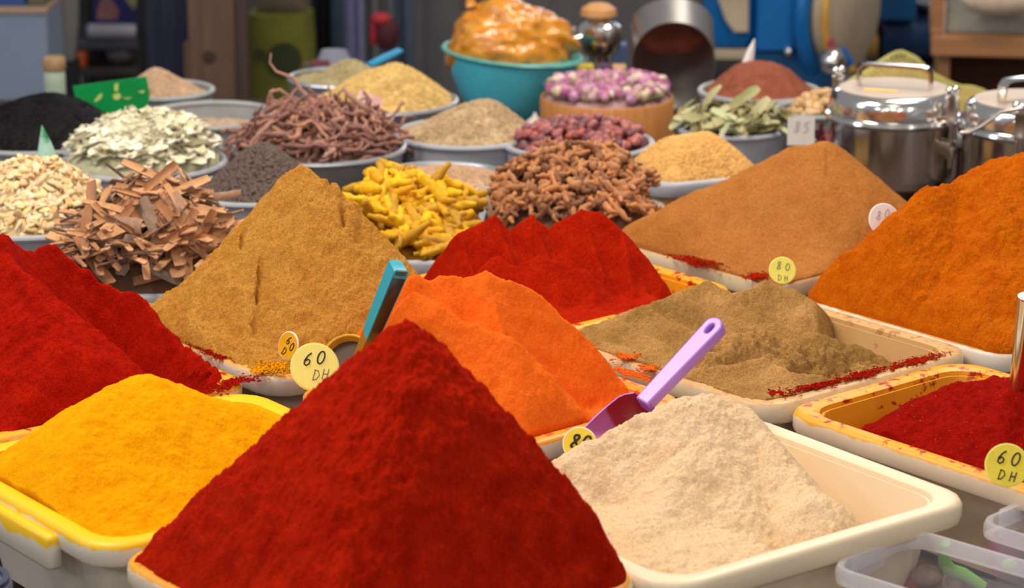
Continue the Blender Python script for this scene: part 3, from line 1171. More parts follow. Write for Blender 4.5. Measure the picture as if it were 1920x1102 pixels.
M.update(
    nigella=plain('nigella_seed', (17, 16, 19), .6, var=.25, scale=200, spec=.15),
    dkseed=plain('dark_brown_seed', (92, 74, 68), .55, var=.3, scale=150),
    tan=plain('tan_crumbs', (190, 160, 132), .9, var=.18, scale=150),
    fennel=plain('yellow_fennel', (216, 184, 116), .8, var=.18, scale=120),
    fennel2=plain('greenish_fennel', (172, 158, 118), .8, var=.2, scale=120),
    cuminseed=plain('cumin_seed', (190, 164, 128), .8, var=.2, scale=120),
    cuminseed2=plain('brown_cumin_seed', (196, 160, 128), .8, var=.2, scale=120),
    fenugreek=plain('fenugreek_seed', (224, 174, 98), .6, var=.18, scale=120),
    pale=plain('pale_chaff', (188, 164, 142), .9, var=.2, scale=100),
    leafcore=plain('flake_core', (176, 172, 142), .9, var=.3, scale=60),
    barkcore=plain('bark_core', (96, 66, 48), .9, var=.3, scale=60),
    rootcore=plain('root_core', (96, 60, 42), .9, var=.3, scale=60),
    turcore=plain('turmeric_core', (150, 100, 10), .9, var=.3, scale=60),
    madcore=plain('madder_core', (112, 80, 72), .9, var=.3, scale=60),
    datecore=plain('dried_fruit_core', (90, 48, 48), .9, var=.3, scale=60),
    rosecore=plain('rosebud_core', (170, 134, 136), .9, var=.3, scale=60),
    baycore=plain('bay_core', (90, 84, 56), .9, var=.3, scale=60),
    seedcore=plain('melon_core', (190, 160, 112), .9, var=.3, scale=60),
)

# --- nigella, far left
c0 = wp(75, 249)
pan('nigella', c0, .125, 'grey pan of black nigella seed at the left edge', M['greydk'])
ap = V(92, 180, c0[1] + .02)
grain_heap('nigella_heap', TRAYS['nigella'], cone_fun([([ap], .42, .04), ([ap, V(200, 212, c0[1] + .01)], .42, .03)], RIM - .008), RIM - .06, [M['nigella']], (.0016, .0010, .0010), 7000,
           'low heap of black nigella seed in the grey pan at left', 'seed heap', edge=(RIM - .004, .9))
# --- shallow grey pan with pale chaff
c0 = wp(396, 213)
pan('chaff', c0, .095, 'shallow grey pan with a little pale chaff, left of the madder roots', M['greydk'], depth=.09, taper=.92)
grain_heap('chaff_heap', TRAYS['chaff'], cone_fun([([V(330, 232, c0[1] - .02)], .30, .03)], RIM - .024), RIM - .08, [M['pale']], (.0030, .0012, .0010), 3000,
           'thin layer of pale chaff inside the shallow grey pan', 'seed heap', edge=(RIM - .016, .6))
# --- tan heap behind the green sign
c0 = wp(308, 166)
pan('tanpan', c0, .074, 'grey pan of tan crumbs half hidden by the green card', M['greydk'])
grain_heap('tan_crumb_heap', TRAYS['tanpan'], cone_fun([([V(293, 131, c0[1])], .75, .012), ([V(293, 131, c0[1]), V(340, 152, c0[1])], .85, .01)], RIM - .01), RIM - .06, [M['tan']], (.0022, .0016, .0014), 5000,
           'tan crumbly heap behind the bright green card', 'seed heap')
# --- yellow fennel
c0 = wp(724, 186)
pan('fennel', c0, .104, 'grey pan under the pale yellow fennel heap', M['alu'])
ap = V(742, 126, c0[1] + .005)
grain_heap('fennel_heap', TRAYS['fennel'], cone_fun([([V(720, 131, c0[1]), ap], .74, .045), ([ap, V(815, 168, c0[1])], .66, .03), ([ap, V(640, 170, c0[1])], .58, .03)], RIM - .006), RIM - .06, [M['fennel']], (.0038, .0012, .0012), 7000,
           'pale yellow fennel seed heap with a pink card', 'seed heap')
# --- greenish heap behind it
c0 = wp(648, 152)
pan('fennel2', (c0[0] - .01, c0[1] + .04), .08, 'aluminium pan of greenish seed far behind the yellow fennel', M['alu'])
ap = V(655, 113, c0[1] + .03)
grain_heap('anise_heap', TRAYS['fennel2'], cone_fun([([ap], .8, .02)], RIM - .006), RIM - .06, [M['fennel2']], (.003, .0012, .0012), 3500,
           'small greenish grey seed heap behind the yellow fennel', 'seed heap')
# --- cumin seed
c0 = wp(876, 247)
pan('cuminp', c0, .100, 'grey pan of cumin seed in front of the turquoise bowl', M['grey'], depth=.09)
ap = V(925, 190, c0[1] + .01)
grain_heap('cumin_seed_heap', TRAYS['cuminp'], cone_fun([([ap, V(905, 192, c0[1])], .66, .04), ([ap, V(790, 240, c0[1])], .5, .03)], RIM - .004), RIM - .07, [M['cuminseed']], (.0036, .0009, .0009), 7000,
           'beige cumin seed heap with straws on top', 'seed heap')
for (a, b) in (((905, 243), (955, 232)), ((885, 250), (930, 228)), ((930, 236), (962, 240))):
    mb = MB()
    p, q = V(*a, c0[1] - .055), V(*b, c0[1] - .035)
    mb.tube([p, (p + q) / 2 + Vector((0, 0, .002)), q], [.0012, .0014, .0010], 6)
    tag(mb.build('straw', M['cuminseed']), 'pale straw lying on the beige cumin seed heap', 'straw', 'straws on the cumin seed')
# --- low pan, brown cumin
c0 = wp(828, 330)
pan('lowp', c0, .088, 'aluminium pan of brownish seed behind the yellow turmeric roots', M['alu'])
grain_heap('caraway_heap', TRAYS['lowp'], cone_fun([([V(840, 318, c0[1])], .3, .03)], RIM - .006), RIM - .06, [M['cuminseed2']], (.0036, .0010, .0010), 5500,
           'flat brownish seed heap behind the turmeric roots', 'seed heap')
# --- dark seed
c0 = wp(480, 352)
pan('darkp', (c0[0], c0[1]), .088, 'grey pan of dark brown seed behind the tan ginger cone', M['grey'])
ap = V(492, 270, c0[1] + .005)
grain_heap('dark_seed_heap', TRAYS['darkp'], cone_fun([([ap], .92, .015)], RIM - .004), RIM - .06, [M['dkseed']], (.0027, .0024, .0023), 6000,
           'dark brown seed heap left of the tan ginger cone', 'seed heap', edge=(RIM, 1.2))
# --- sumac
c0 = wp(1424, 167)
pan('sumac', c0, .090, 'grey pan of brick red sumac with a white paper cone', M['greydk'])
ap = V(1405, 106, c0[1] + .005)
o = heap('sumac_heap', TRAYS['sumac'], cone_fun([([V(1345, 116, c0[1]), V(1440, 116, c0[1])], .52, .03)], RIM - .006), RIM - .06, M['sumac'], 120, (.0008, 120), (.001, 40), edge=(RIM - .004, .9))
tag(o, 'brick red ground sumac heap beside the blue machine', 'spice heap', 'heaps of ground spice in trays')
# --- fenugreek, rectangular bin
fx, fy = wp(1300, 316)
_, ftf = tray('fenu', 'seed_bin', (fx, fy, RIM), 'C', 22, .16, .135, 'grey angular bin of golden fenugreek seed', M['grey'], 'rectangular grey seed bins', depth=.1, r=.03, flange=.008, inner=0)
ap = V(1300, 249, fy + .01)
grain_heap('fenugreek_heap', ftf, cone_fun([([V(1262, 256, fy), V(1335, 253, fy)], .52, .035), ([V(1335, 253, fy), V(1420, 290, fy)], .5, .03)], RIM - .002), RIM - .08, [M['fenugreek']], (.0024, .0015, .0013), 7500,
           'golden fenugreek seed heap in front of the bay leaves', 'seed heap', edge=(RIM, 1.0))

# ---------------------------------------------------------------- single pieces: shapes
def curved_rod(L, r, bend, knob=0.0, n=9, seed=0, taper=.6, wob=.1):
    g = np.random.default_rng(seed)
    pts, rad = [], []
    ph = g.uniform(0, 6)
    for i in range(n):
        t = i / (n - 1)
        a = (t - .5) * bend
        pts.append(((t - .5) * L * (1 - .12 * bend * bend), math.cos(a) * L * bend * .22 - L * bend * .2 + g.normal() * wob * r, g.normal() * wob * r + .15 * r * math.sin(4 * t + ph)))
        e = math.sin(PI * min(max(t, .04), .96)) ** .35
        rad.append(r * e * (1 - (1 - taper) * t) * (1 + knob * (g.random() - .5) + knob * .5 * math.sin(i * 2.3 + ph)))
    return pts, rad


def rod_mesh(name, mat, parts, n=9):
    mb = MB()
    for pts, rad in parts:
        mb.tube(pts, rad, n)
    me = mb.mesh(name)
    me.materials.append(mat)
    me.polygons.foreach_set('use_smooth', np.ones(len(me.polygons), dtype=bool))
    return me


def bent_plate(name, mats, L, W, th, curl, bow, nl=6, nw=5, taper=(.7, .8), seed=0, rag=.12):
    """a curled strip with thickness, concave side up (first material), outer side second"""
    g = np.random.default_rng(seed)
    top, bot = [], []
    ph = g.uniform(0, 6)
    for i in range(nl):
        t = i / (nl - 1)
        wv = W * (taper[0] + (1 - taper[0]) * math.sin(PI * min(1, t * 1.2 + .15)) if t < .5 else taper[1] + (1 - taper[1]) * math.sin(PI * min(1, (1 - t) * 1.2 + .15)))
        wv *= 1 + g.normal() * rag
        ra, rb = [], []
        for j in range(nw):
            q = j / (nw - 1) - .5
            a = q * curl
            R = wv / max(curl, .05)
            y, z = math.sin(a) * R, R * (1 - math.cos(a))
            x = (t - .5) * L + g.normal() * rag * W * .25 * (i in (0, nl - 1))
            zz = z + bow * L * (math.cos((t - .5) * 2.4) - 1) + .03 * L * math.sin(5 * t + ph) * q
            ra.append((x, y, zz + th / 2)); rb.append((x, y, zz - th / 2))
        top.append(ra); bot.append(rb)
    mb = MB()
    mb.rings(top, False)
    mb.cur = 1
    mb.rings([r[::-1] for r in bot], False)
    mb.cur = 0
    k = nl * nw
    edge = [i * nw for i in range(nl)] + [(nl - 1) * nw + j for j in range(1, nw)] + [i * nw + nw - 1 for i in range(nl - 2, -1, -1)] + [j for j in range(nw - 2, 0, -1)]

    def bt(i):
        a, b = divmod(i, nw)
        return k + a * nw + (nw - 1 - b)
    for i in range(len(edge)):
        p, q = edge[i], edge[(i + 1) % len(edge)]
        mb.f.append([q, p, bt(p), bt(q)]); mb.mi.append(1)
    me = mb.mesh(name)
    for m_ in mats:
        me.materials.append(m_)
    me.polygons.foreach_set('use_smooth', np.ones(len(me.polygons), dtype=bool))
    me.set_sharp_from_angle(angle=math.radians(50))
    return me


def core(name, foot, hfun, zlow, mat, label, edge, drop=.004):
    o = heap(name, foot, lambda X, Y, E: hfun(X, Y, E) - drop, zlow, mat, 70, (.002, 120), (.002, 60), edge=edge)
    return tag(o, label, 'pile core', None, 'stuff')


# ---------------------------------------------------------------- cinnamon bark
bk_in = tints('bark_inner', [(192, 140, 98), (174, 122, 84), (204, 152, 108), (156, 110, 78)], .7, .15, 140, .0004)
bk_out = tints('bark_outer', [(158, 138, 124), (140, 116, 100), (164, 130, 108), (128, 104, 90)], .75, .2, 140, .0006)
bx, by = wp(283, 488)
_, ftb = tray('bark', 'seed_bin', (bx, by, RIM - .012), 'C', 3, .205, .20, 'grey bin of cinnamon bark pieces', M['grey'], 'rectangular grey seed bins', z=RIM - .012, depth=.1, r=.03, flange=.008, inner=0)
apb = V(285, 345, by + .03)
hb = cone_fun([([apb, V(330, 372, by)], .80, .02), ([apb, V(215, 400, by - .02)], .7, .02), ([V(380, 410, by)], .8, .02)], RIM - .015)
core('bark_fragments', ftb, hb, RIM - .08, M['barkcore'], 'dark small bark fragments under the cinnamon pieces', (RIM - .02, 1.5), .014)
bark = [bent_plate('cinnamon_bark', (bk_in, bk_out), L, W, .0016, cu, bo, seed=i, taper=tp) for i, (L, W, cu, bo, tp) in enumerate(
    ((.078, .010, 1.2, .05, (.8, .7)), (.062, .013, .9, -.05, (.9, .5)), (.086, .008, 1.8, .04, (.7, .7)), (.052, .014, .8, .08, (.9, .9)), (.070, .009, 2.2, -.03, (.8, .8)), (.062, .007, 1.0, .06, (.4, .8))))]
nb = scatter('cinnamon_bark', bark, None, 200, ftb, hb, 'curled cinnamon bark piece in the bark bin', 'bark piece', 'cinnamon bark pieces in the grey bin', (.75, 1.2), .9, (-.004, .012), (RIM - .004, 1.7), back=-.35, inset=.010)

scatter('cinnamon_bark', bark, None, 55, ftb, hb, 'curled cinnamon bark piece at the front of the bark bin', 'bark piece', 'cinnamon bark pieces in the grey bin', (.7, 1.1), .9, (-.002, .010), (RIM - .002, 1.7), back=-.35, inset=.008, accept=lambda X, Y: Y < by - .045)

BARKL = ['dark thin bark strip poking out at the very top of the bark pile', 'tan bark strip pointing right over the dark brown seed', 'lower tan bark strip pointing right near the ginger cone',
         'broad greyish bark piece standing upright in the upper bark pile', 'tan bark strip sloping down right from the bark peak', 'wide orange tan bark piece with concave side up at the bark centre',
         'long tan bark piece slanting up right across the bark pile', 'greyish bark strip standing near the red heap edge', 'thin bark strip sloping down left to the melon seeds',
         'pale grey bark strip at the front rim of the bark bin', 'thin bark strip lying along the front of the bark bin']
for (a, b, ya, yb, w_) in (((272, 355), (331, 306), 0.0, .01, .011), ((385, 372), (452, 362), .0, .0, .010), ((372, 412), (436, 406), -.03, -.03, .009), ((265, 372), (300, 450), -.03, -.06, .015), ((325, 362), (358, 425), -.02, -.05, .014),
                           ((195, 416), (265, 425), -.05, -.06, .020), ((290, 470), (375, 425), -.07, -.07, .016), ((225, 515), (245, 440), -.08, -.07, .014), ((240, 420), (170, 455), -.05, -.03, .010), ((275, 500), (340, 530), -.085, -.09, .010), ((250, 528), (355, 498), -.085, -.08, .012)):
    p, q = V(*a, by + ya), V(*b, by + yb)
    L = (q - p).length
    me = bent_plate('cinnamon_bark', (bk_in, bk_out), L, w_, .0016, 1.1, .03, seed=int(a[0]), taper=(.7, .6))
    o = put('cinnamon_bark', me, None, None, (p + q) / 2)
    X = (q - p).normalized()
    Zc = (Vector((0, 0, CAM_Z)) - (p + q) / 2)
    Zc = (Zc - X * Zc.dot(X)).normalized()
    if int(a[0]) % 2:
        Zc = -Zc
    o.rotation_euler = Matrix((X, Zc.cross(X), Zc)).transposed().to_euler()
    tag(o, BARKL.pop(0), 'bark piece', 'cinnamon bark pieces in the grey bin')

# ---------------------------------------------------------------- turmeric roots
tmat = tints('turmeric_root', [(222, 172, 8), (212, 156, 6), (196, 146, 22), (228, 184, 18), (186, 138, 34)], .6, .18, 160, .0007)
tx, ty = wp(772, 432)
_, ftt = tray('tur', 'seed_bin', (tx, ty, RIM - .01), 'C', -4, .185, .20, 'grey bin of yellow turmeric roots', M['grey'], 'rectangular grey seed bins', z=RIM - .01, depth=.1, r=.03, flange=.008, inner=0)
hh_ = cone_fun([([V(665, 312, ty + .03), V(700, 318, ty + .03)], .75, .02), ([V(700, 318, ty + .03), V(890, 375, ty + .03)], .55, .02)], RIM - .012)
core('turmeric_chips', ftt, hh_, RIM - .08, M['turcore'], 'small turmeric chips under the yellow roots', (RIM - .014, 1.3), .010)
tur = []
for i, (L, r, bd, kn) in enumerate(((.050, .0058, .5, .25), (.042, .0064, .9, .3), (.058, .0054, .3, .2), (.034, .007, .6, .35), (.046, .006, -.5, .3))):
    parts = [curved_rod(L, r, bd, kn, 11, i, .8)]
    if i % 2:
        pts, rad = curved_rod(L * .4, r * .75, .4, .2, 6, 40 + i, .6)
        parts.append(([(p[1] * .5 + L * .08, p[0] + L * .18, p[2]) for p in pts], rad))
    tur.append(rod_mesh('turmeric_root', tmat, parts, 9))
scatter('turmeric_root', tur, None, 160, ftt, hh_, 'knobbly yellow turmeric root in its bin', 'root', 'turmeric roots in the grey bin', (.9, 1.35), .9, (-.003, .009), (RIM - .006, 1.4), back=-.4, inset=.012)

# ---------------------------------------------------------------- brown roots
rmat = tints('brown_root', [(170, 116, 76), (150, 100, 66), (184, 130, 88), (130, 86, 60), (190, 128, 80)], .7, .18, 160, .0007)
rx, ry = wp(1072, 388)
_, ftr = tray('root', 'seed_bin', (rx, ry, RIM - .01), 'C', -3, .225, .20, 'grey bin of dried brown galangal roots', M['grey'], 'rectangular grey seed bins', z=RIM - .01, depth=.1, r=.04, flange=.008, inner=0)
hr = cone_fun([([V(1040, 292, ry + .02), V(1110, 288, ry + .02)], .62, .025), ([V(1110, 288, ry + .02), V(1215, 375, ry)], .6, .02), ([V(1040, 292, ry + .02), V(945, 365, ry)], .6, .02)], RIM - .012)
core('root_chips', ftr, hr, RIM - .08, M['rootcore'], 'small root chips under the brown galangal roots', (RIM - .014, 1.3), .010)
gal = []
for i, (L, r, bd, kn) in enumerate(((.044, .0044, 1.3, .4), (.038, .0048, 2.0, .5), (.050, .0042, .8, .45), (.030, .0054, .7, .5), (.042, .0046, -1.5, .4), (.017, .0068, .3, .4))):
    parts = [curved_rod(L, r, bd, kn, 11, 20 + i, .8, .25)]
    if i in (0, 2, 4):
        pts, rad = curved_rod(L * .45, r * .8, .5, .3, 6, 60 + i, .7)
        parts.append(([(p[1] * .5 - L * .12, p[0] + L * .2, p[2] + r * .3) for p in pts], rad))
    gal.append(rod_mesh('galangal_root', rmat, parts, 9))
scatter('galangal_root', gal, None, 250, ftr, hr, 'dried brown galangal root in its bin', 'root', 'brown galangal roots in the grey bin', (.8, 1.2), .9, (-.003, .009), (RIM - .004, 1.4), back=-.4, inset=.012)

# ---------------------------------------------------------------- dried red fruit
dmat = tints('dried_fruit', [(164, 98, 100), (138, 78, 84), (184, 112, 106), (116, 68, 76), (176, 88, 80)], .45, .2, 200, .0006, .5)
dx, dy = wp(1084, 264)
pan('date', (dx, dy), .102, 'grey pan of dried red jujubes behind the brown galangal', M['grey'])
ftd = TRAYS['date']
hd = cone_fun([([V(1050, 232, dy), V(1125, 227, dy)], .55, .03)], RIM - .004)
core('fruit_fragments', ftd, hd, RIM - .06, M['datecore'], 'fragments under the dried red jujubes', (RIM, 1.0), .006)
dat = []
for i in range(4):
    b, f = ico(9, 6)
    g = np.random.default_rng(i)
    b = b * np.array([.0095, .0068, .0062]) * (1 + .10 * np.sin(b[:, 1:2] * 7 + i) + .05 * g.normal(size=(len(b), 1)))
    mb = MB(); mb.add(b.tolist(), f)
    me = mb.mesh('dried_jujube'); me.materials.append(dmat)
    me.polygons.foreach_set('use_smooth', np.ones(len(me.polygons), dtype=bool))
    dat.append(me)
scatter('dried_jujube', dat, None, 300, ftd, hd, 'wrinkled dark red jujube below the rosebud sieve', 'dried fruit', 'dried jujubes in the pan', (.72, 1.0), 1.5, (-.002, .005), (RIM + .001, 1.1), back=-.3)

# ---------------------------------------------------------------- madder strands
mmat = tints('madder_root', [(160, 116, 104), (142, 100, 92), (176, 134, 118), (130, 92, 84), (186, 136, 112)], .8, .15, 120, .0005)
mx_, my_ = wp(598, 272)
pan('madder', (mx_, my_), .116, 'grey pan of tangled madder roots', M['alu'])
ftm = TRAYS['madder']
hm = cone_fun([([V(560, 222, my_), V(610, 214, my_)], .60, .03), ([V(610, 214, my_), V(720, 258, my_)], .5, .03)], RIM - .004)
mad = []
for i in range(7):
    g = np.random.default_rng(100 + i)
    L = (.07, .055, .08, .06, .045, .075, .05)[i]
    pts = []
    a = 0.0
    p = Vector((-L / 2, 0, 0))
    n = 12
    for k in range(n):
        pts.append(tuple(p))
        a += g.normal() * .35 + (.12 if i % 2 else -.10)
        p = p + Vector((math.cos(a), math.sin(a), g.normal() * .25)) * (L / n)
    rad = [(.0021 if i % 3 else .0028) * (.5 + .5 * math.sin(PI * (k + .8) / n)) * (1 + .2 * g.normal()) for k in range(n)]
    mad.append(rod_mesh('madder_root', mmat, [(pts, rad)], 6))
grain_heap('madder_strands', ftm, lambda X, Y, E: hm(X, Y, E) - .004, RIM - .06, [M['madcore'], mmat], (.03, 1, .002), 260, 'rest of the madder strands under the tangle', 'root mass', edge=(RIM, 1.0), proto=mad[4], lie=.7)
scatter('madder_root', mad, None, 290, ftm, hm, 'wiry reddish brown madder root in the tangle', 'root', 'madder roots in the grey pan', (.9, 1.45), 1.1, (-.002, .012), (RIM + .004, 1.1), back=-.3, inset=.010)
yy = my_ - .02
pts = [V(508, 100, yy), V(506, 118, yy), V(518, 134, yy), V(534, 140, yy), V(550, 146, yy), V(562, 166, yy), V(580, 185, yy), V(600, 215, yy)]
o = MB().tube(pts, [.0012, .0014, .0016, .0020, .0026, .0030, .0034, .0034], 7).build('madder_root', mmat)
tag(o, 'tallest madder root sticking up out of the tangled heap', 'root', 'madder roots in the grey pan')
pts = [V(535, 195, yy), V(512, 188, yy), V(507, 172, yy), V(525, 168, yy), V(545, 182, yy)]
o = MB().tube(pts, [.002, .0024, .0026, .0024, .0018], 7).build('madder_root', mmat)
tag(o, 'madder root bent into a loop at the top left of the tangle', 'root', 'madder roots in the grey pan')

# ---------------------------------------------------------------- pale green leaf flakes
gmat = tints('leaf_flake', [(238, 232, 208), (226, 222, 194), (242, 236, 218), (214, 210, 178), (232, 224, 198), (150, 142, 116)], .75, .12, 120, .0004)
gx, gy = wp(268, 300)
pan('flake', (gx, gy), .108, 'grey pan under the pale green dried leaves', M['grey'])
ftg = TRAYS['flake']
hg = cone_fun([([V(255, 214, gy), V(300, 215, gy)], .56, .03)], RIM - .004)
fl = [bent_plate('dried_leaf', (gmat, gmat), L, W, .0007, cu, bo, seed=50 + i, taper=(.2, .2), rag=.08) for i, (L, W, cu, bo) in enumerate(((.026, .008, .5, .06), (.022, .009, .7, -.06), (.030, .007, .4, .08), (.019, .008, .9, .0)))]
grain_heap('leaf_mass', ftg, lambda X, Y, E: hg(X, Y, E) - .001, RIM - .06, [M['leafcore'], gmat], (.02, 1, .002), 900, 'rest of the pale green dried leaves in the pan', 'leaf mass', edge=(RIM + .004, 1.1), proto=fl[1], lie=.6)
scatter('dried_leaf', fl, None, 300, ftg, hg, 'pale green dried leaf behind the cinnamon bark', 'dried leaf', 'pale green dried leaves in the pan', (.9, 1.5), .7, (-.001, .004), (RIM + .008, 1.2), back=-.15)

# ---------------------------------------------------------------- melon seed
smat = tints('melon_seed', [(232, 204, 158), (222, 190, 142), (240, 220, 182), (214, 176, 122), (236, 212, 150)], .5, .08, 90, .0002, .4)
sx_, sy_ = wp(62, 402)
pan('melon', (sx_, sy_), .112, 'grey pan under the cream melon seeds at left', M['grey'])
fts = TRAYS['melon']
hs = cone_fun([([V(40, 298, sy_), V(80, 300, sy_)], .88, .03)], RIM - .004)
core('seed_fragments', fts, hs, RIM - .06, M['seedcore'], 'husk fragments under the cream melon seeds', (RIM, 1.1), .003)
sed = []
for i in range(3):
    b, f = ico(8, 6)
    b = np.array(b)
    t = b[:, 0:1] if False else b[:, 2:3]
    b = np.concatenate([b[:, 2:3] * .0068, b[:, 0:1] * .0040 * (1 - .35 * b[:, 2:3]), b[:, 1:2] * (.0015 + .0004 * i)], 1)
    mb = MB(); mb.add(b.tolist(), f)
    me = mb.mesh('melon_seed'); me.materials.append(smat)
    me.polygons.foreach_set('use_smooth', np.ones(len(me.polygons), dtype=bool))
    sed.append(me)
grain_heap('melon_seed_mass', fts, lambda X, Y, E: hs(X, Y, E) - .0015, RIM - .06, [M['seedcore'], smat], (.0066, .0038, .0014), 1500, 'rest of the cream melon seeds between the single ones', 'seed heap', edge=(RIM, 1.1), gn=(6, 4))
scatter('melon_seed', sed, None, 300, fts, hs, 'flat cream melon seed at the left edge', 'seed', 'melon seeds in the heap at left', (.9, 1.25), 1.2, (.0005, .004), (RIM + .003, 1.2), back=.05, accept=lambda X, Y: X > -.74)

# ---------------------------------------------------------------- rosebuds in the wooden sieve
sc = Vector((.1425, 3.93, TOP))
sv = empty('wooden_sieve', sc, 'round bent wood sieve full of pink rosebuds', 'sieve')
wd = wood('sieve_wood', (216, 150, 88), (192, 122, 62), 40, 2)
zt = .078
MB().lathe([(.100, 0), (.1005, zt - .004), (.0985, zt), (.0965, zt), (.096, zt - .004), (.096, .01)], 56).build('hoop', wd, sv)
MB().lathe([(.1015, .0), (.1030, .001), (.1030, .017), (.1015, .018)], 56).build('lower_band', plain('pink_band', (222, 168, 146), .6, var=.25, scale=25), sv)
MB().lathe([(.096, .008), (.0, .008)], 40).build('mesh_floor', M['alu'], sv)
mb = MB()
for k in range(5):
    a = -1.1 + k * .02
    mb.box((.1035 * math.cos(a), .1035 * math.sin(a), .009), (.002, .003, .014), bev=.0005)
mb.build('red_patch', plain('red_tape', (196, 60, 56), .6), sv)
fro = Foot((sc.x, sc.y), 0, .188, .188, .094)
hro = cone_fun([([Vector((sc.x - .02, sc.y, TOP + .100)), Vector((sc.x + .02, sc.y, TOP + .100))], .30, .05)], TOP + zt - .006)
core('rosebud_petals', fro, hro, TOP + .012, M['rosecore'], 'loose petals under the pink rosebuds', (TOP + zt - .004, .9), .006)
roses = []
gre = plain('bud_green', (150, 146, 104), .8, var=.2, scale=100)
for i, cols in enumerate(([(196, 130, 170), (176, 92, 150), (210, 150, 180), (186, 120, 168)], [(232, 212, 196), (214, 176, 186), (226, 204, 176), (200, 160, 150)], [(160, 90, 132), (196, 136, 160), (150, 120, 110), (204, 150, 190)])):
    pm = tints('rose_petal', cols, .7, .2, 200, .0006)
    mb = MB()
    n = 10
    rings = []
    for (r, z) in ((.001, -.007), (.0036, -.005), (.0058, -.0005), (.0060, .003), (.0046, .0062), (.0022, .0072), (.0004, .0058)):
        rings.append([(r * (1 + .14 * (j % 2)) * math.cos(2 * PI * j / n + z * 60), r * (1 + .14 * (j % 2)) * math.sin(2 * PI * j / n + z * 60), z + .0006 * (j % 3)) for j in range(n)])
    mb.rings(rings, True, True, True)
    mb.cur = 1
    for j in range(5):
        a = 2 * PI * j / 5
        mb.tube([(0, 0, -.007), (.0048 * math.cos(a), .0048 * math.sin(a), -.003), (.0064 * math.cos(a), .0064 * math.sin(a), .001)], [.0012, .0014, .0004], 4)
    mb.tube([(0, 0, -.007), (.0006, 0, -.0105)], [.0011, .0009], 5)
    me = mb.mesh('rosebud'); me.materials.append(pm); me.materials.append(gre)
    me.polygons.foreach_set('use_smooth', np.ones(len(me.polygons), dtype=bool))
    roses.append(me)
scatter('rosebud', roses, None, 300, fro, hro, 'dried pinkish rosebud in the wooden sieve', 'rosebud', 'rosebuds in the wooden sieve', (.85, 1.25), 2.2, (0, .008), (TOP + zt + .002, 1.0), back=-.4, inset=.006)

# ---------------------------------------------------------------- bay leaves
bmat = tints('bay_leaf', [(168, 164, 118), (146, 140, 96), (186, 182, 138), (126, 118, 78), (160, 140, 100), (188, 192, 152)], .6, .15, 60, .0004)
bx2, by2 = wp(1372, 236)
pan('bay', (bx2, by2), .076, 'grey pan under the dry bay leaves', M['grey'], depth=.08)
ftl = TRAYS['bay']
fbay = Foot((bx2, by2), 0, .165, .165, .0825)
hbay = cone_fun([([V(1340, 208, by2), V(1420, 214, by2)], .55, .03)], RIM - .0)
core('bay_crumbs', ftl, hbay, RIM - .06, M['baycore'], 'broken leaf crumbs under the bay leaves', (RIM, 1.0), .006)
bay = [bent_plate('bay_leaf', (bmat, bmat), L, W, .0006, cu, bo, 8, 5, taper=(.1, .1), seed=80 + i, rag=.03) for i, (L, W, cu, bo) in enumerate(((.042, .014, .7, .1), (.036, .013, 1.0, -.12), (.048, .015, .5, .15), (.032, .012, 1.3, .1)))]
scatter('bay_leaf', bay, None, 130, fbay, hbay, 'dry olive green bay leaf before the sumac', 'bay leaf', 'bay leaves in the heap', (.8, 1.15), 1.3, (0, .010), (RIM + .006, 1.0), back=-.4, inset=.010)
for k, (u, v, dy_, ex, lab) in enumerate(((1398, 180, .0, (1.0, -.5, .4), 'bay leaf standing upright against the sumac pan'), (1330, 185, .0, (.8, -1.0, -.4), 'dark bay leaf at the left of the heap by the metal scoop'),
                                          (1455, 232, -.02, (1.3, -1.2, 1.2), 'pale bay leaf leaning on the small ginger pan'), (1420, 208, -.03, (.9, -.9, .2), 'bay leaf on the tip of the leaf heap'))):
    o = put('bay_leaf', bay[2], None, None, V(u, v, by2 + dy_), ex)
    tag(o, lab, 'bay leaf', 'bay leaves in the heap')

# ---------------------------------------------------------------- ginger lumps in a small round pan
gx2, gy2 = wp(1528, 203)
pan('gingerp', (gx2, gy2), .060, 'small grey pan of beige ginger lumps behind the steel pot', M['greydk'], depth=.08)
ftx = TRAYS['gingerp']
hx = cone_fun([([V(1560, 172, gy2)], .8, .02)], RIM - .02)
lmat = tints('ginger_lump', [(206, 170, 122), (192, 152, 104), (218, 186, 140)], .8, .15, 120, .0008)
core('ginger_crumbs', ftx, hx, RIM - .06, lmat, 'ginger crumbs under the beige lumps', (RIM - .016, 1.0), .004)
lum = [rod_mesh('ginger_lump', lmat, [curved_rod(.022, .006, .6, .6, 8, 200 + i, .9, .3)], 8) for i in range(4)]
scatter('ginger_lump', lum, None, 55, ftx, hx, 'knobbly beige ginger lump in the small pan', 'ginger', 'ginger lumps in the small pan', (.7, 1.2), 1.5, (-.001, .004), (RIM - .012, 1.1), back=-.4, inset=.007)

# ---------------------------------------------------------------- hibiscus behind the pots
hx0 = Vector((.590, 3.66, RIM - .02))
_, fth = tray('hib', 'seed_bin', (hx0.x, hx0.y, hx0.z), 'C', 0, .20, .115, 'grey bin of dark hibiscus between the two steel pots', M['grey'], 'rectangular grey seed bins', z=RIM - .02, depth=.09, r=.02, flange=.008, inner=0)
hmat = tints('hibiscus', [(86, 34, 46), (70, 26, 38), (110, 48, 58), (150, 84, 80)], .6, .2, 120, .0006)
hh2 = cone_fun([([V(1780, 232, 3.67), V(1800, 236, 3.67)], .6, .02)], RIM - .02)
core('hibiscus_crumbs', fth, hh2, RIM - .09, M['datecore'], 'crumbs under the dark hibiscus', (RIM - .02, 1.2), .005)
hib = [bent_plate('hibiscus_flower', (hmat, hmat), .020, .013, .0012, 2.4, .1, seed=120 + i, taper=(.5, .2)) for i in range(3)]
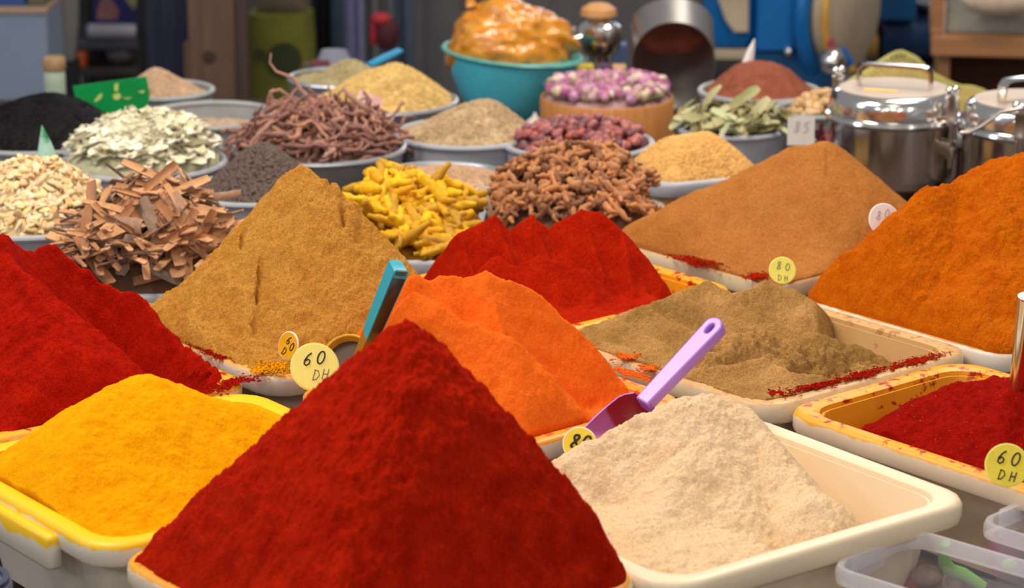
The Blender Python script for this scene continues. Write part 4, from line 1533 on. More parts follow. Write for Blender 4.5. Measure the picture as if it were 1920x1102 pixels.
scatter('hibiscus_flower', hib, None, 110, fth, hh2, 'crumpled dark red hibiscus flower between the pots', 'hibiscus', 'hibiscus flowers in the bin', (.8, 1.3), 1.8, (-.001, .008), (RIM - .012, 1.3), back=-.5, inset=.006)
for u, v in ((1533, 252), (1541, 243), (1537, 262), (1545, 256), (1530, 268), (1540, 270)):
    p = V(u, v, 3.47)
    o = put('hibiscus_flower', hib[u % 3], None, None, p, (u * .3, v * .2, u))
    tag(o, 'crumpled dark red hibiscus flower at the left of the large steel pot', 'hibiscus', 'hibiscus flowers left of the pot')
hb0 = V(1537, 268, 3.47)
pan('hibp', (hb0.x, 3.475), .018, 'tiny grey cup of hibiscus left of the large steel pot', M['greydk'], z=hb0.z, depth=hb0.z - TOP, name='small_cup', group=None)

def flat_card(name, pts, Y, th, mat, bev=.0004):
    """sheet standing upright; picture outline taken at depth Y"""
    P = [V(u, v, Y) for u, v in pts]
    c = sum(P, Vector()) / len(P)
    me = plate2d([[(q.x - c.x, q.z - c.z) for q in P]], th, bev)
    o = put(name, me, mat, None, c, (PI / 2, 0, 0), smooth=False)
    return o, c


# ================================================================== price discs
GLY = {
    '6': [[(.78, 1), (.42, .78), (.16, .42), (.2, .12), (.48, 0), (.8, .14), (.82, .38), (.52, .5), (.2, .34)]],
    '0': [[(.5 + .42 * math.sin(a * PI / 6), .5 + .5 * math.cos(a * PI / 6)) for a in range(13)]],
    '8': [[(.5 + .36 * math.sin(2 * a * PI / 12) * (1.0 if math.cos(a * PI / 12) < 0 else .8), .5 + .5 * math.cos(a * PI / 12)) for a in range(25)]],
    'D': [[(.05, 0), (.12, 1)], [(-.05, .98), (.6, .9), (.92, .5), (.55, .08), (-.05, 0)]],
    'H': [[(.1, 0), (.12, 1)], [(.82, 0), (.84, 1)], [(.1, .5), (.84, .52)]],
    '5': [[(.85, 1), (.25, .98), (.2, .58), (.6, .62), (.85, .35), (.6, .02), (.15, .05)]],
}
ink = plain('black_marker', (34, 30, 26), .6, var=.05)
pencil = plain('faint_pen', (120, 112, 84), .7, var=.1)
greypen = plain('faint_grey_pen', (176, 174, 172), .7, var=.1)


def strokes(parent, chars, size, pos, mat, pen=.0007, slant=.15, y=-.0011):
    """hand lettering; pos: lower left corner of each letter in the disc's own plane (x right, z up)"""
    for ch, (px, pz), s in zip(chars, pos, size if isinstance(size, (list, tuple)) else [size] * len(chars)):
        mb = MB()
        for st in GLY[ch]:
            mb.tube([(px + (a * .62 + b * slant) * s, y, pz + b * s) for a, b in st], pen, 5, flat=1)
        mb.build('letter', mat, parent)


def disc(pt, r, rot, face, edge, label, thick=.0018, group='round price tags'):
    root = empty('price_tag', pt, label, 'price tag', group, rot)
    mb = MB()
    t = thick / 2
    mb.lathe([(r * .96, -t), (r, -t * .6), (r, t * .6), (r * .96, t)], 40, Matrix.Rotation(PI / 2, 4, 'X'))
    mb.build('disc', edge, root, sharp=30)
    MB().lathe([(r * .93, 0), (r * .93, .0002)], 40, Matrix.Translation((0, -t, 0)) @ Matrix.Rotation(PI / 2, 4, 'X')).build('face', face, root)
    return root


ylw = plain('pale_yellow_card', (248, 240, 130), .35, var=.05, scale=60)
ylw2 = plain('golden_card', (226, 170, 26), .3, var=.12, scale=60)
ylw3 = plain('worn_yellow_card', (244, 216, 44), .45, var=.12, scale=80)
ylw4 = plain('lemon_card', (242, 236, 104), .4, var=.08, scale=60)
whc = plain('white_card', (236, 232, 228), .5, var=.04, scale=60)
ype = plain('yellow_edge', (240, 232, 120), .35, var=.05)
p = V(590, 688, 2.295)
d = disc(p, .0222, (-.45, .10, .18), ylw, ype, 'pale yellow price disc reading 60 beside the big red cone')
strokes(d, '60', .0115, [(-.0115, .001), (.0005, .003)], ink, .0008, .25)
strokes(d, 'DH', .0095, [(-.002, -.012), (.006, -.011)], pencil, .0005, .2)
p = V(541, 648, 2.43)
d = disc(p, .0138, (-.3, .28, -.85), ylw2, whc, 'small golden price disc turned away, at the foot of the ginger cone')
strokes(d, '60', .0078, [(-.004, .0012), (.0030, -.0022)], ink, .0006, .1)
strokes(d, 'D', .0074, [(-.0036, -.0102)], ink, .0005, .1)
p = V(1087, 832, 2.17)
d = disc(p, .0148, (-.4, .12, -.1), ylw3, whc, 'worn yellow price disc with bold black figures by the lilac scoop')
strokes(d, '80', .0112, [(-.0085, -.004), (.0012, -.0035)], ink, .0012, .2)
p = V(1467, 507, 2.70)
d = disc(p, .0145, (-.4, 0, .1), ylw4, ype, 'lemon price disc at the foot of the light brown cone')
strokes(d, '80', .0075, [(-.0066, .0016), (.0024, -.0004)], pencil, .0005, .2)
strokes(d, 'DH', .0060, [(-.0055, -.0105), (.0012, -.0115)], pencil, .0004, .1)
p = V(1658, 412, 2.72)
d = disc(p, .0178, (-.4, .15, .25), whc, whc, 'white price disc half hidden by the large orange heap')
strokes(d, '80', .0085, [(-.0105, .0), (-.001, .003)], greypen, .0006, .2)
strokes(d, '0', .0070, [(.000, -.0085)], greypen, .0005, .2)
p = V(1888, 872, 2.075)
d = disc(p, .0182, (-.42, .12, -.15), ylw3, ype, 'yellow price disc reading 60 DH in the dark red chili at right')
strokes(d, '60', .0108, [(-.0095, .0005), (.0020, .0005)], ink, .0008, .2)
strokes(d, 'DH', .0082, [(-.0060, -.0125), (.0030, -.0128)], ink, .0006, .15)

root = empty('price_card', V(1502, 243, 3.36), 'white rectangular price card behind the light brown cone', 'price card', None, (-.12, 0.04, .2))
MB().box((0, 0, -.002), (.036, .0012, .036)).build('card', whc, root, smooth=False)
MB().box((0, .0014, -.05), (.004, .0016, .12)).build('stick', M['alu'], root, smooth=False)
strokes(root, '85', .013, [(-.011, -.002), (.001, -.003)], greypen, .0006, .2, y=-.0009)

# ================================================================== lilac scoop
lil = plain('lilac_plastic', (174, 128, 222), .32, var=.05, scale=20)
lil2 = stained('lilac_dusty', (176, 92, 150), (150, 30, 40), .5, soft=.3)


def frame(o, origin, xdir, zhint):
    X = Vector(xdir).normalized()
    Z = Vector(zhint)
    Z = (Z - X * Z.dot(X)).normalized()
    o.matrix_world = Matrix.Translation(origin) @ Matrix((X, Z.cross(X), Z)).transposed().to_4x4()


hp0, hp1 = V(1212, 752, 2.245), V(1352, 603, 2.285)
L = (hp1 - hp0).length
root = empty('scoop', hp0, 'lilac plastic scoop lying on the orange paprika', 'scoop')
frame(root, hp0, hp1 - hp0, Vector((-.55, -.75, .75)))
wv = .0095
out = []
for i in range(9):
    a = -PI / 2 + PI * i / 8
    out.append((L - wv * .95 + wv * .95 * math.cos(a), wv * math.sin(a)))
out = [(-.004, -.0075)] + out + [(-.004, .0075)]
hole = [(L - .013 + .0052 * math.cos(a * PI / 8), .0024 * math.sin(a * PI / 8)) for a in range(16)]
me = plate2d([out, hole], .012, .0018)
ho = put('handle', me, lil, root, (0, 0, 0), smooth=True)
me.set_sharp_from_angle(angle=math.radians(35))
# bowl: back wall at the handle, open upwards, narrowing to a flat lip


def bowl_rings(LB, W, D, th, n=14, m=10):
    inn, outr = [], []
    for i in range(m + 1):
        t = i / m
        w_ = W * (1 - .30 * t ** 2.2) * min(1, (.50 + 3.5 * t) ** .5)
        dp = D * (1 - t) ** .55 * min(1, (.35 + 4 * t) ** .5) + .0012
        inn.append([(-t * LB, w_ * math.cos(PI * j / n), -dp * math.sin(PI * j / n)) for j in range(n + 1)])
        outr.append([(-t * LB + (.0014 if i == 0 else 0), (w_ + th) * math.cos(PI * j / n), -(dp + th) * math.sin(PI * j / n)) for j in range(n + 1)])
    return inn, outr


inn, outr = bowl_rings(.064, .0235, .028, .0013)
mb = MB()
mb.cur = 1
mb.rings([[(.0004, 0, -.004)] * 15] + inn, False)
mb.cur = 0
mb.rings([r[::-1] for r in ([[(.0016, 0, -.006)] * 15] + outr)], False)
n = 15
for a, b in zip(inn[:-1], inn[1:]):
    pass
for side in (0, -1):
    ra = [r[side] for r in inn]
    rb = [r[side] for r in outr]
    mb.rings([ra, rb] if side == 0 else [rb, ra], False)
mb.rings([inn[-1], outr[-1]], False)
mb.rings([outr[0], inn[0]], False)
me = mb.mesh('bowl')
stain_attr(me, [1.0 * min(1, max(0, -v.co.x < .03)) for v in me.vertices])
o = put('bowl', me, [lil, lil2], root, (0, 0, -.001), (0, math.radians(16), 0))
mb = MB()
mb.rings([[(x, y * s, z) for (x, y, z) in ((0, -.0075, .004), (0, .0075, .004), (0, .0075, -.004), (0, -.0075, -.004))] for s in (1,)] +
         [[(-.002, -.010, .001), (-.002, .010, .001), (-.004, .010, -.022), (-.004, -.010, -.022)]], True, True, True)
mb.build('neck', lil, root)

# ================================================================== turquoise scoop
tqm = stained('turquoise_plastic', (40, 160, 186), (150, 110, 30), .5, soft=.1)
dkm = stained('hollow_shade', (54, 40, 30), (120, 90, 40), .5, soft=.2)
hp0, hp1 = V(683, 655, 2.318), V(748, 497, 2.292)
L = (hp1 - hp0).length
root = empty('scoop', hp0, 'turquoise handled scoop standing behind the big red cone', 'scoop')
frame(root, hp0, hp1 - hp0, Vector((-.42, .90, .2)))
mb = MB()
hr = []
for x, w2, h in ((-.012, .0056, .0115), (L * .3, .0064, .0150), (L * .93, .0074, .0178), (L * .985, .0068, .0168), (L, .0052, .0150)):
    c_ = .0016
    hr.append([(x, w2 - c_, h / 2), (x, -w2 + c_, h / 2), (x, -w2, h / 2 - c_), (x, -w2, -h / 2), (x, w2, -h / 2), (x, w2, h / 2 - c_)])
mb.rings(hr, True, True, True)
me = mb.mesh('handle')
stain_attr(me, [max(0, 1 - v.co.x / (L * .35)) for v in me.vertices])
put('handle', me, tqm, root)
me.set_sharp_from_angle(angle=math.radians(40))
mb = MB()
hr = []
for x, w2, h in ((-.010, .0046, .0115), (L * .1, .0050, .0125), (L * .2, .0052, .0139), (L * .3, .0054, .0150), (L * .6, .0059, .0163), (L * .91, .0064, .0177)):
    hr.append([(x, w2, -h / 2 + .001), (x, -w2, -h / 2 + .001), (x, -w2 + .0004, -h / 2 - .0007), (x, w2 - .0004, -h / 2 - .0007)])
mb.rings(hr, True, True, True)
me = mb.mesh('hollow')
stain_attr(me, [max(0, 1 - v.co.x / (L * .4)) for v in me.vertices])
put('hollow', me, dkm, root)  # flat dark plate; shade of the open channel is put into its colour
MB().box((L * .972, 0, -.0036), (.005, .0108, .0118), bev=.001).build('end_cap', plain('dark_turquoise', (40, 84, 84), .5, var=.3, scale=60), root)
cup = V(650, 668, 2.335)
bo = MB().lathe([(.004, -.03), (.015, -.026), (.0215, -.004), (.0225, 0), (.0212, .0), (.0200, -.004), (.0135, -.024), (.0, -.027)], 32).build('bowl', plain('ginger_dusted_plastic', (196, 150, 40), .5, var=.25, scale=60), root)
ml = root.matrix_world.inverted() @ (Matrix.Translation(cup) @ Euler((.75, -.25, 0)).to_matrix().to_4x4())
bo.location = ml.translation
bo.rotation_euler = ml.to_euler()
MB().tube([(.0222 * math.cos(2 * PI * i / 32), .0222 * math.sin(2 * PI * i / 32), .0) for i in range(33)], .0012, 6, cap=False).build('bowl_rim', plain('yellow_dusted_rim', (214, 166, 30), .5), bo)
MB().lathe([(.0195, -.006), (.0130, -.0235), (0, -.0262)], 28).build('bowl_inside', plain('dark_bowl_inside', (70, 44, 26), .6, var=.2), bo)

# ================================================================== steel handle at the right edge
p0, p1 = V(1908, 728, 2.235), V(1925, 556, 2.215)
root = empty('steel_scoop', p0, 'steel tube handle of a scoop stuck in the dark red chili', 'scoop')
q0 = (p0 - p1) * 1.25
q1 = p1 - p0
MB().tube([q0, q0.lerp(q1, .5), q1], [.0078, .0076, .0074], 20).build('handle', M['steel'], root)
MB().tube([q1 * .985, q1 * 1.004], [.0080, .0076], 20).build('end_cap', M['steel'], root)
MB().lathe([(.0, -.018), (.017, -.016), (.021, 0), (.020, 0), (.016, -.0145), (0, -.016)], 24).build('bowl', M['dull'], root, q0)

# ================================================================== clear boxes with nutmeg
clr = clear_plastic('clear_box_plastic', (240, 238, 248), .07, .10)
clr2 = clear_plastic('clear_box_rim', (250, 248, 255), .34, .10)


def clear_box(C, a, l1, l2, z, depth, label, corner='L'):
    ar = math.radians(a)
    e1, e2 = Vector((math.cos(ar), math.sin(ar), 0)), Vector((-math.sin(ar), math.cos(ar), 0))
    P = G(C[0], C[1], z)
    c = P + e1 * l1 * .5 - e2 * l2 * .5
    root = empty('clear_box', (c.x, c.y, z - depth), label, 'box', 'clear plastic boxes at the front right', (0, 0, ar))
    r = .020

    def rg(d, zz):
        return densify(rrect(l1 - 2 * d, l2 - 2 * d, max(.006, r - d), zz, 5), .03)
    n0 = len(rg(0, 0))

    def fx(d, zz):
        return [(p[0] * (l1 - 2 * d) / l1, p[1] * (l2 - 2 * d) / l2, zz) for p in rg(0, 0)]
    mb = MB()
    mb.rings([fx(.012, 0), fx(.0105, .003), fx(.0055, depth - .012), fx(.0070, depth - .012), fx(.0120, .004), fx(.0135, .0025)], True, True, True)
    mb.build('body', clr, root, sharp=50)
    mb = MB()
    rr = [fx(.006, depth - .013), fx(.0, depth - .013), fx(-.0006, depth - .010), fx(-.0004, depth - .003), fx(.001, depth), fx(.0045, depth), fx(.0060, depth - .002), fx(.0062, depth - .012)]
    rr.append(rr[0])
    mb.rings(rr, True)
    mb.build('rim', clr2, root, sharp=50)
    for s in (-1, 1):
        MB().box((0, s * (l2 / 2 + .0012), depth - .012), (l1 * .38, .003, .024), bev=.001).build('clip_ledge', clr2, root)
        MB().box((s * (l1 / 2 - .0105), 0, depth * .45), (.0012, l2 * .5, depth * .55), bev=.0004).build('side_panel', clr, root)
    return root, c, e1, e2


ZB = .835
_, cb, e1b, e2b = clear_box((1548, 1060), 47, .118, .155, ZB, .075, 'clear plastic box of nutmegs at the bottom right')
clear_box((1827, 976), 44, .12, .155, ZB, .075, 'clear plastic box cut by the right edge, behind the nutmeg box')
nmat = plain('nutmeg_shell', (150, 124, 108), .6, var=.25, scale=80, bump=.0006)
rmat2 = plain('red_spice_pod', (158, 60, 24), .6, var=.3, scale=60)
zb = ZB - .072
for i, (u, v, s, lab, mt) in enumerate(((1738, 1080, 1.0, 'brown nutmeg lying on top in the clear box', nmat), (1752, 1098, 1.0, 'brown nutmeg in front in the clear box', nmat), (1788, 1094, .95, 'brown nutmeg beside the green stick', nmat),
                                        (1664, 1092, .8, 'pale nutmeg by the left wall of the clear box', nmat), (1712, 1100, .8, 'red brown pod by the nutmegs in the clear box', rmat2), (1770, 1125, 1.0, 'nutmeg at the bottom of the clear box', nmat))):
    b, f = ico(14, 10)
    g = np.random.default_rng(i)
    b = b * np.array([.0135, .0105, .0100]) * s * (1 + .03 * np.sin(b[:, 1:2] * 14 + i))
    mb = MB(); mb.add(b.tolist(), f)
    pz = zb + (.012 if i else .024)
    p = G(u, v, pz)
    o = mb.build('nutmeg', mt, None, p, (.3 * i, .5 * i, 1.1 * i), sharp=0)
    tag(o, lab, 'nutmeg', 'nutmegs in the clear box')
mb = MB()
gd = np.random.default_rng(5)
bd, fd = ico(22, 8)
ad = np.arctan2(bd[:, 1], bd[:, 0])
bd = bd * np.stack([.046 * (1 + .1 * np.sin(3 * ad)), .062 * (1 + .1 * np.sin(5 * ad)), np.full(len(bd), .006)], -1)
mb.add(bd.tolist(), fd)
o = mb.build('dust_tint', powder('pinkish_dust_tint', (176, 108, 88), (140, 80, 62), bump=.001), None, (cb.x, cb.y, zb + .003), (0, 0, math.radians(47)), sharp=0)  # a little red powder; the wide layer also paints the refracted pinkish tint
tag(o, 'pinkish red spice dust and refracted tint on the bottom of the nutmeg box', 'spice dust', None, 'stuff')
grn = plain('green_plastic', (124, 196, 74), .45, var=.08)
pz = [G(1772, 1018, .825), G(1770, 1040, .812), G(1772, 1058, .800), G(1784, 1070, .792), G(1806, 1076, .788), G(1830, 1092, .782), G(1845, 1102, .778)]
tag(MB().tube(pz, [.0042, .0050, .0056, .0060, .0056, .0054, .0050], 12).build('green_stick', grn), 'bent green plastic stick in the clear box', 'stick')
p = G(1892, 1060, .80)
tag(MB().sphere((0, 0, 0), (.007, .006, .006), 10, 8).build('green_bead', grn, None, p), 'small green knob at the near wall of the clear box', 'knob')
b2 = G(1905, 1000, .80)
MBs = MB().lathe([(.030, 0), (.034, .02), (.03, .034), (.0, .036)], 24)
tag(MBs.build('spice_bag', clear_plastic('lilac_film', (206, 150, 190), .5, .2), None, (b2.x + .012, b2.y + .01, ZB - .072)), 'lilac pink filled bag in the clear box at the edge', 'bag')

# dark tub at the bottom left corner
p = G(-14, 1092, .83)
root = empty('dark_tub', (p.x - .02, p.y, TOP), 'dark blue grey tub at the bottom left corner', 'tub')
MB().lathe([(.026, 0), (.030, .085), (.033, .088), (.033, .094), (.028, .094), (.024, .006), (0, .005)], 32).build('body', plain('dark_blue_plastic', (58, 66, 92), .35, var=.1), root)
MB().lathe([(.0335, .080), (.035, .082), (.035, .088), (.0335, .090)], 32).build('band', plain('grey_blue_plastic', (96, 104, 128), .35, var=.1), root)

# ================================================================== steel pots


def pot(c, label, spin, scale=1.0):
    root = empty('steel_pot', c, label, 'pot', 'clamped steel pots', (0, 0, spin))
    s = scale
    z = lambda v: (v) * s
    MB().lathe([(.052 * s, 0), (.054 * s, z(.004)), (.046 * s, z(.018)), (.045 * s, z(.036)), (.050 * s, z(.044)), (.050 * s, z(.05))], 48).build('pedestal', steel('dark_steel', (120, 116, 114), .25), root)
    MB().lathe([(.060 * s, z(.048)), (.078 * s, z(.052)), (.0855 * s, z(.060)), (.0865 * s, z(.068)), (.0865 * s, z(.138)), (.084 * s, z(.139))], 72).build('body', M['steel'], root)
    MB().lathe([(.086 * s, z(.1365)), (.0895 * s, z(.1385)), (.0915 * s, z(.142)), (.0900 * s, z(.146)), (.086 * s, z(.148))], 72).build('rim_bead', M['steel'], root)
    lid = MB().lathe([(.0855 * s, z(.147)), (.0855 * s, z(.162)), (.0835 * s, z(.170)), (.0795 * s, z(.1755)), (.074 * s, z(.1780)), (.072 * s, z(.1782))], 72).build('lid', M['steel'], root)
    MB().lathe([(.0735 * s, z(.1770)), (.0730 * s, z(.1790)), (.0, z(.1795))], 64).build('lid_top', M['dusty'], lid)
    MB().box((-.012 * s, -.030 * s, z(.1797)), (.045 * s, .016 * s, .0006)).build('yellow_sticker', plain('yellow_label', (232, 190, 96), .6), lid)
    a, b = -.048 * s, .048 * s
    h = .030 * s
    zz = z(.178)
    pts = [(a, 0, zz), (a, 0, zz + h * .75), (a + .005, 0, zz + h * .95), (a + .012, 0, zz + h), (0, 0, zz + h), (b - .012, 0, zz + h), (b - .005, 0, zz + h * .95), (b, 0, zz + h * .75), (b, 0, zz)]
    mb = MB()
    rows = []
    for i, p_ in enumerate(pts):
        p_ = Vector(p_)
        t = (Vector(pts[min(i + 1, 8)]) - Vector(pts[max(i - 1, 0)])).normalized()
        nn = Vector((-t.z, 0, t.x))
        rows.append([p_ + Vector((0, sy * .0075, 0)) + nn * sn * .0020 for sy, sn in ((1, 1), (-1, 1), (-1, -1), (1, -1))])
    mb.rings(rows, True, True, True)
    mb.build('handle', M['steel'], lid, sharp=35)
    return root


def clamp(root, ang, r=.0865, lever=None):
    ca, sa = math.cos(ang), math.sin(ang)
    at = lambda rr, z, t=0: (rr * ca - t * sa, rr * sa + t * ca, z)
    Mx = Matrix.Translation(at(r + .010, 0)) @ Matrix.Rotation(ang, 4, 'Z')
    mb = MB()
    mb.lathe([(.0085, .146), (.0088, .150), (.0080, .152), (.0080, .176), (.0088, .178), (.0085, .181)], 20, Mx)
    mb.box((-.006, 0, .150), (.014, .014, .008), Mx, .001)
    c = mb.build('clamp', M['dull'], root)
    MB().lathe([(.0032, .086), (.0032, .150)], 12, Mx).build('bolt', M['dull'], c)
    MB().lathe([(.0070, .098), (.0072, .100), (.0068, .112), (.0066, .113)], 16, Mx).build('barrel', M['dull'], c)
    mb = MB()
    for t in (-.0085, .0085):
        mb.box((-.004, t, .112), (.018, .0025, .018), Mx, .0006)
    mb.build('lug', M['dull'], c)
    mb = MB()
    for (y_, z_, q) in ((-.0065, .189, .0055), (.0065, .189, .0055), (0, .186, .006)):
        mb.sphere((0, y_, z_), q, 14, 10, Mx)
    mb.build('wing_nut', M['steel'], c)
    if lever:
        l0 = Vector(at(r + .018, .187))
        MB().tube([l0, l0 + Vector((-.025, -.004, -.004)), l0 + Vector((-.05, -.006, -.022)), l0 + Vector((-.066, -.006, -.030)), l0 + Vector((-.076, -.006, -.030))], [.0026, .0026, .0028, .0032, .0026], 10).build('lever', M['dull'], c)


p1_ = Vector(((1666 - 960) / FPX * 3.59, 3.48, TOP))
pt = pot(p1_, 'large polished steel clamp pot behind the orange heap', 0)
ch = [c for c in pt.children if c.name.startswith('lid')][0]
ch.rotation_euler.z = -.35
clamp(pt, math.radians(-47)); clamp(pt, math.radians(133))
p2_ = Vector(((1922 - 960) / FPX * 3.50, 3.40, TOP))
pt = pot(p2_, 'second steel clamp pot cut by the right edge of view', 0)
ch = [c for c in pt.children if c.name.startswith('lid')][0]
ch.rotation_euler.z = .5
clamp(pt, math.radians(-108), lever=True); clamp(pt, math.radians(72))

# ================================================================== bowl with the orange bag
bc = Vector(((950 - 960) / FPX * 4.2, 4.12, TOP))
root = empty('plastic_bowl', bc, 'turquoise plastic bowl holding a bag of orange paste', 'bowl', None, (0, .09, 0))
tq = plain('turquoise_bowl', (84, 198, 224), .32, var=.10, scale=14)
MB().lathe([(.050, 0), (.054, .002), (.080, .040), (.098, .082), (.106, .108), (.103, .108), (.094, .082), (.076, .042), (.05, .007), (0, .006)], 64).build('basin', tq, root)
MB().lathe([(.104, .1085), (.105, .111), (.110, .112), (.1125, .109), (.110, .106), (.106, .1065)], 64).build('rim', plain('worn_turquoise_rim', (96, 176, 172), .4, var=.22, scale=40), root)
import bmesh
bm = bmesh.new()
bmesh.ops.create_icosphere(bm, subdivisions=5, radius=1)
for vtx in bm.verts:
    n = vtx.co.normalized()
    x, y, z = n
    ax = np.array([x]); az = np.array([z + y * .7])
    f = 1 + .16 * float(fbm(ax + 3, az + 1, 1.7, 3)[0]) + .05 * float(np.abs(fbm(ax * 1.3 + 1, az * 1.2, 5, 2))[0])
    sx = .088 + .016 * (z < 0) * -z
    vtx.co = Vector((x * sx * f + .012 * (1 - z) * (x > 0), y * .078 * f, max(z, -.6) * .068 * f))
    if z > .35:
        vtx.co.z = vtx.co.z * .92 + .004
me = bpy.data.meshes.new('bag')
bm.to_mesh(me); bm.free()
bagm, nt, b = new_mat('orange_paste_bag')
nn = noise_node(nt, 26, 5, .65)
r_ = ramp(nt, nn.outputs['Fac'], [(.30, lin((200, 110, 6))), (.55, lin((222, 146, 16))), (.76, lin((222, 164, 70)))])
nt.links.new(r_.outputs['Color'], b.inputs['Base Color'])
b.inputs['Roughness'].default_value = .34
b.inputs['Coat Weight'].default_value = 1.0
b.inputs['Coat Roughness'].default_value = .07
bp = node(nt, 'ShaderNodeBump'); bp.inputs['Distance'].default_value = .006
n3 = noise_node(nt, 34, 3, .55)
nt.links.new(n3.outputs['Fac'], bp.inputs['Height']); nt.links.new(bp.outputs['Normal'], b.inputs['Normal']); nt.links.new(bp.outputs['Normal'], b.inputs['Coat Normal'])
bag = empty('paste_bag', bc + Vector((0, 0, .07)), 'shiny orange bag of paste heaped in the turquoise bowl', 'bag')
put('bag', me, bagm, bag, (-.002, 0, .058))
MB().tube([(-.055, 0, .112), (-.058, 0, .128), (-.054, .002, .142), (-.058, .002, .150)], [.010, .005, .0055, .004], 8).build('knot', bagm, bag)
tag(MB().tube([V(1012, 32, 4.12), V(1025, 12, 4.14), V(1034, -8, 4.16)], [.003, .003, .004], 8).build('dark_spoon', plain('dark_handle', (44, 40, 40), .5)), 'thin dark spoon handle stuck in the orange bag', 'spoon')

# ================================================================== big metal scoop
t_ = math.radians(40)
av, uv_ = Vector((0, -math.cos(t_), -math.sin(t_))), Vector((0, -math.sin(t_), math.cos(t_)))
Cc = Vector(((1258 - 960) / FPX * 4.32, 4.26, .868))
root = empty('metal_scoop', Cc, 'large dull metal scoop standing mouth forward behind the rosebuds', 'scoop')
R0 = .067
NS = 40
inn, outr = [], []
for k in range(8):
    ri, ro = [], []
    for j in range(NS):
        a = 2 * PI * j / NS
        ln = (.050 + .070 * (.5 - .5 * math.cos(a)) ** 1.2) * k / 7
        dirv = uv_ * math.cos(a) + Vector((1, 0, 0)) * math.sin(a)
        ri.append(dirv * (R0 - .0018) + av * ln); ro.append(dirv * R0 + av * ln)
    inn.append(ri); outr.append(ro)
dm = steel('aged_aluminium', (172, 168, 166), .36, .92, .08)
mb = MB(); mb.rings(outr + inn[::-1], True); mb.build('body', dm, root)
cap_m = plain('red_brown_inside', (150, 72, 52), .55, var=.3, scale=30)  # red-brown colour of the scoop's inner back
mb = MB()
mb.rings([[(uv_ * math.cos(2 * PI * j / NS) + Vector((1, 0, 0)) * math.sin(2 * PI * j / NS)) * q - av * d_ for j in range(NS)] for q, d_ in ((R0 - .001, -.012), (R0 - .003, .002), (R0 * .75, .012), (R0 * .35, .018), (.001, .019))], True, False, True)
mb.build('back_cap', cap_m, root)
MB().tube([-av * .016, -av * .06 + Vector((0, 0, -.012)), -av * .10 + Vector((0, 0, -.03))], [.012, .011, .012], 14).build('handle', dm, root)

# ================================================================== small things round the bowl
p = Vector(((1120 - 960) / FPX * 4.38, 4.28, TOP))
root = empty('steel_grinder', p, 'shiny steel grinder with a tan cap behind the turquoise bowl', 'grinder')
MB().lathe([(.030, 0), (.032, .004), (.026, .03), (.024, .075), (.034, .085), (.040, .105), (.036, .125), (.022, .134), (.020, .140)], 36).build('body', M['steel'], root)
MB().lathe([(.020, .138), (.030, .142), (.028, .152), (.016, .160), (0, .162)], 32).build('cap', plain('tan_cap', (206, 150, 92), .45), root)
MB().tube([(-.028, -.02, .108), (-.045, -.028, .104), (-.06, -.03, .096)], [.008, .0075, .009], 12).build('spout', M['steel'], root)
bmx = bmesh.new(); bmesh.ops.create_icosphere(bmx, subdivisions=4, radius=1)
for vtx in bmx.verts:
    n = vtx.co.normalized()
    vtx.co = Vector((n.x * .034, n.y * .03, n.z * .034)) * (1 + .25 * float(fbm(np.array([n.x + n.z]), np.array([n.y - n.z]), 2.5, 3)[0]))
me = bpy.data.meshes.new('crumpled_bag'); bmx.to_mesh(me); bmx.free()
o = put('crumpled_bag', me, plain('grey_film', (168, 160, 156), .3, var=.15), None, V(1078, 92, 4.36))
tag(o, 'crumpled greyish bag between the bowl and the steel grinder', 'bag')
for (u0, u1, v0, Y, nm, c, lab) in ((1071, 1114, 127, 4.16, 'spice_box', (222, 196, 60), 'small yellow box behind the rosebud sieve'), (1116, 1147, 126, 4.18, 'spice_box', (84, 64, 96), 'small dark purple box behind the rosebud sieve'),
                                    (1149, 1175, 128, 4.18, 'spice_box', (206, 164, 116), 'small tan box between rosebuds and metal scoop'), (1146, 1176, 86, 4.33, 'spice_box', (98, 128, 176), 'pale blue box by the left side of the metal scoop')):
    a, b = V(u0, v0, Y), V(u1, v0, Y)
    wd_ = b.x - a.x
    root = empty(nm, ((a.x + b.x) / 2, Y + .02, TOP), lab, 'box')
    MB().box((0, 0, (a.z - TOP) / 2), (wd_, .03, a.z - TOP), bev=.002).build('carton', plain('carton', c, .5, var=.12), root, smooth=False)
    MB().box((0, 0, a.z - TOP), (wd_ * .94, .027, .002)).build('flap', plain('carton_flap', tuple(min(255, int(q * 1.08)) for q in c), .5, var=.12), root, smooth=False)
p = V(1003, 236, 4.0)
tag(MB().lathe([(.010, 0), (.017, .006), (.018, .016), (.012, .026), (.004, .032), (.002, .038)], 20).build('garlic_bulb', plain('white_skin', (226, 220, 214), .5), None, (p.x, 4.0, TOP)), 'white garlic bulb left of the wooden sieve', 'garlic')

# green card, pink card, papers
gcm, nt, b = new_mat('green_card')
nn = noise_node(nt, 14, 3, .5)
r_ = ramp(nt, nn.outputs['Fac'], [(.3, lin((4, 138, 66))), (.7, lin((10, 160, 80)))])
nt.links.new(r_.outputs['Color'], b.inputs['Base Color']); b.inputs['Roughness'].default_value = .35


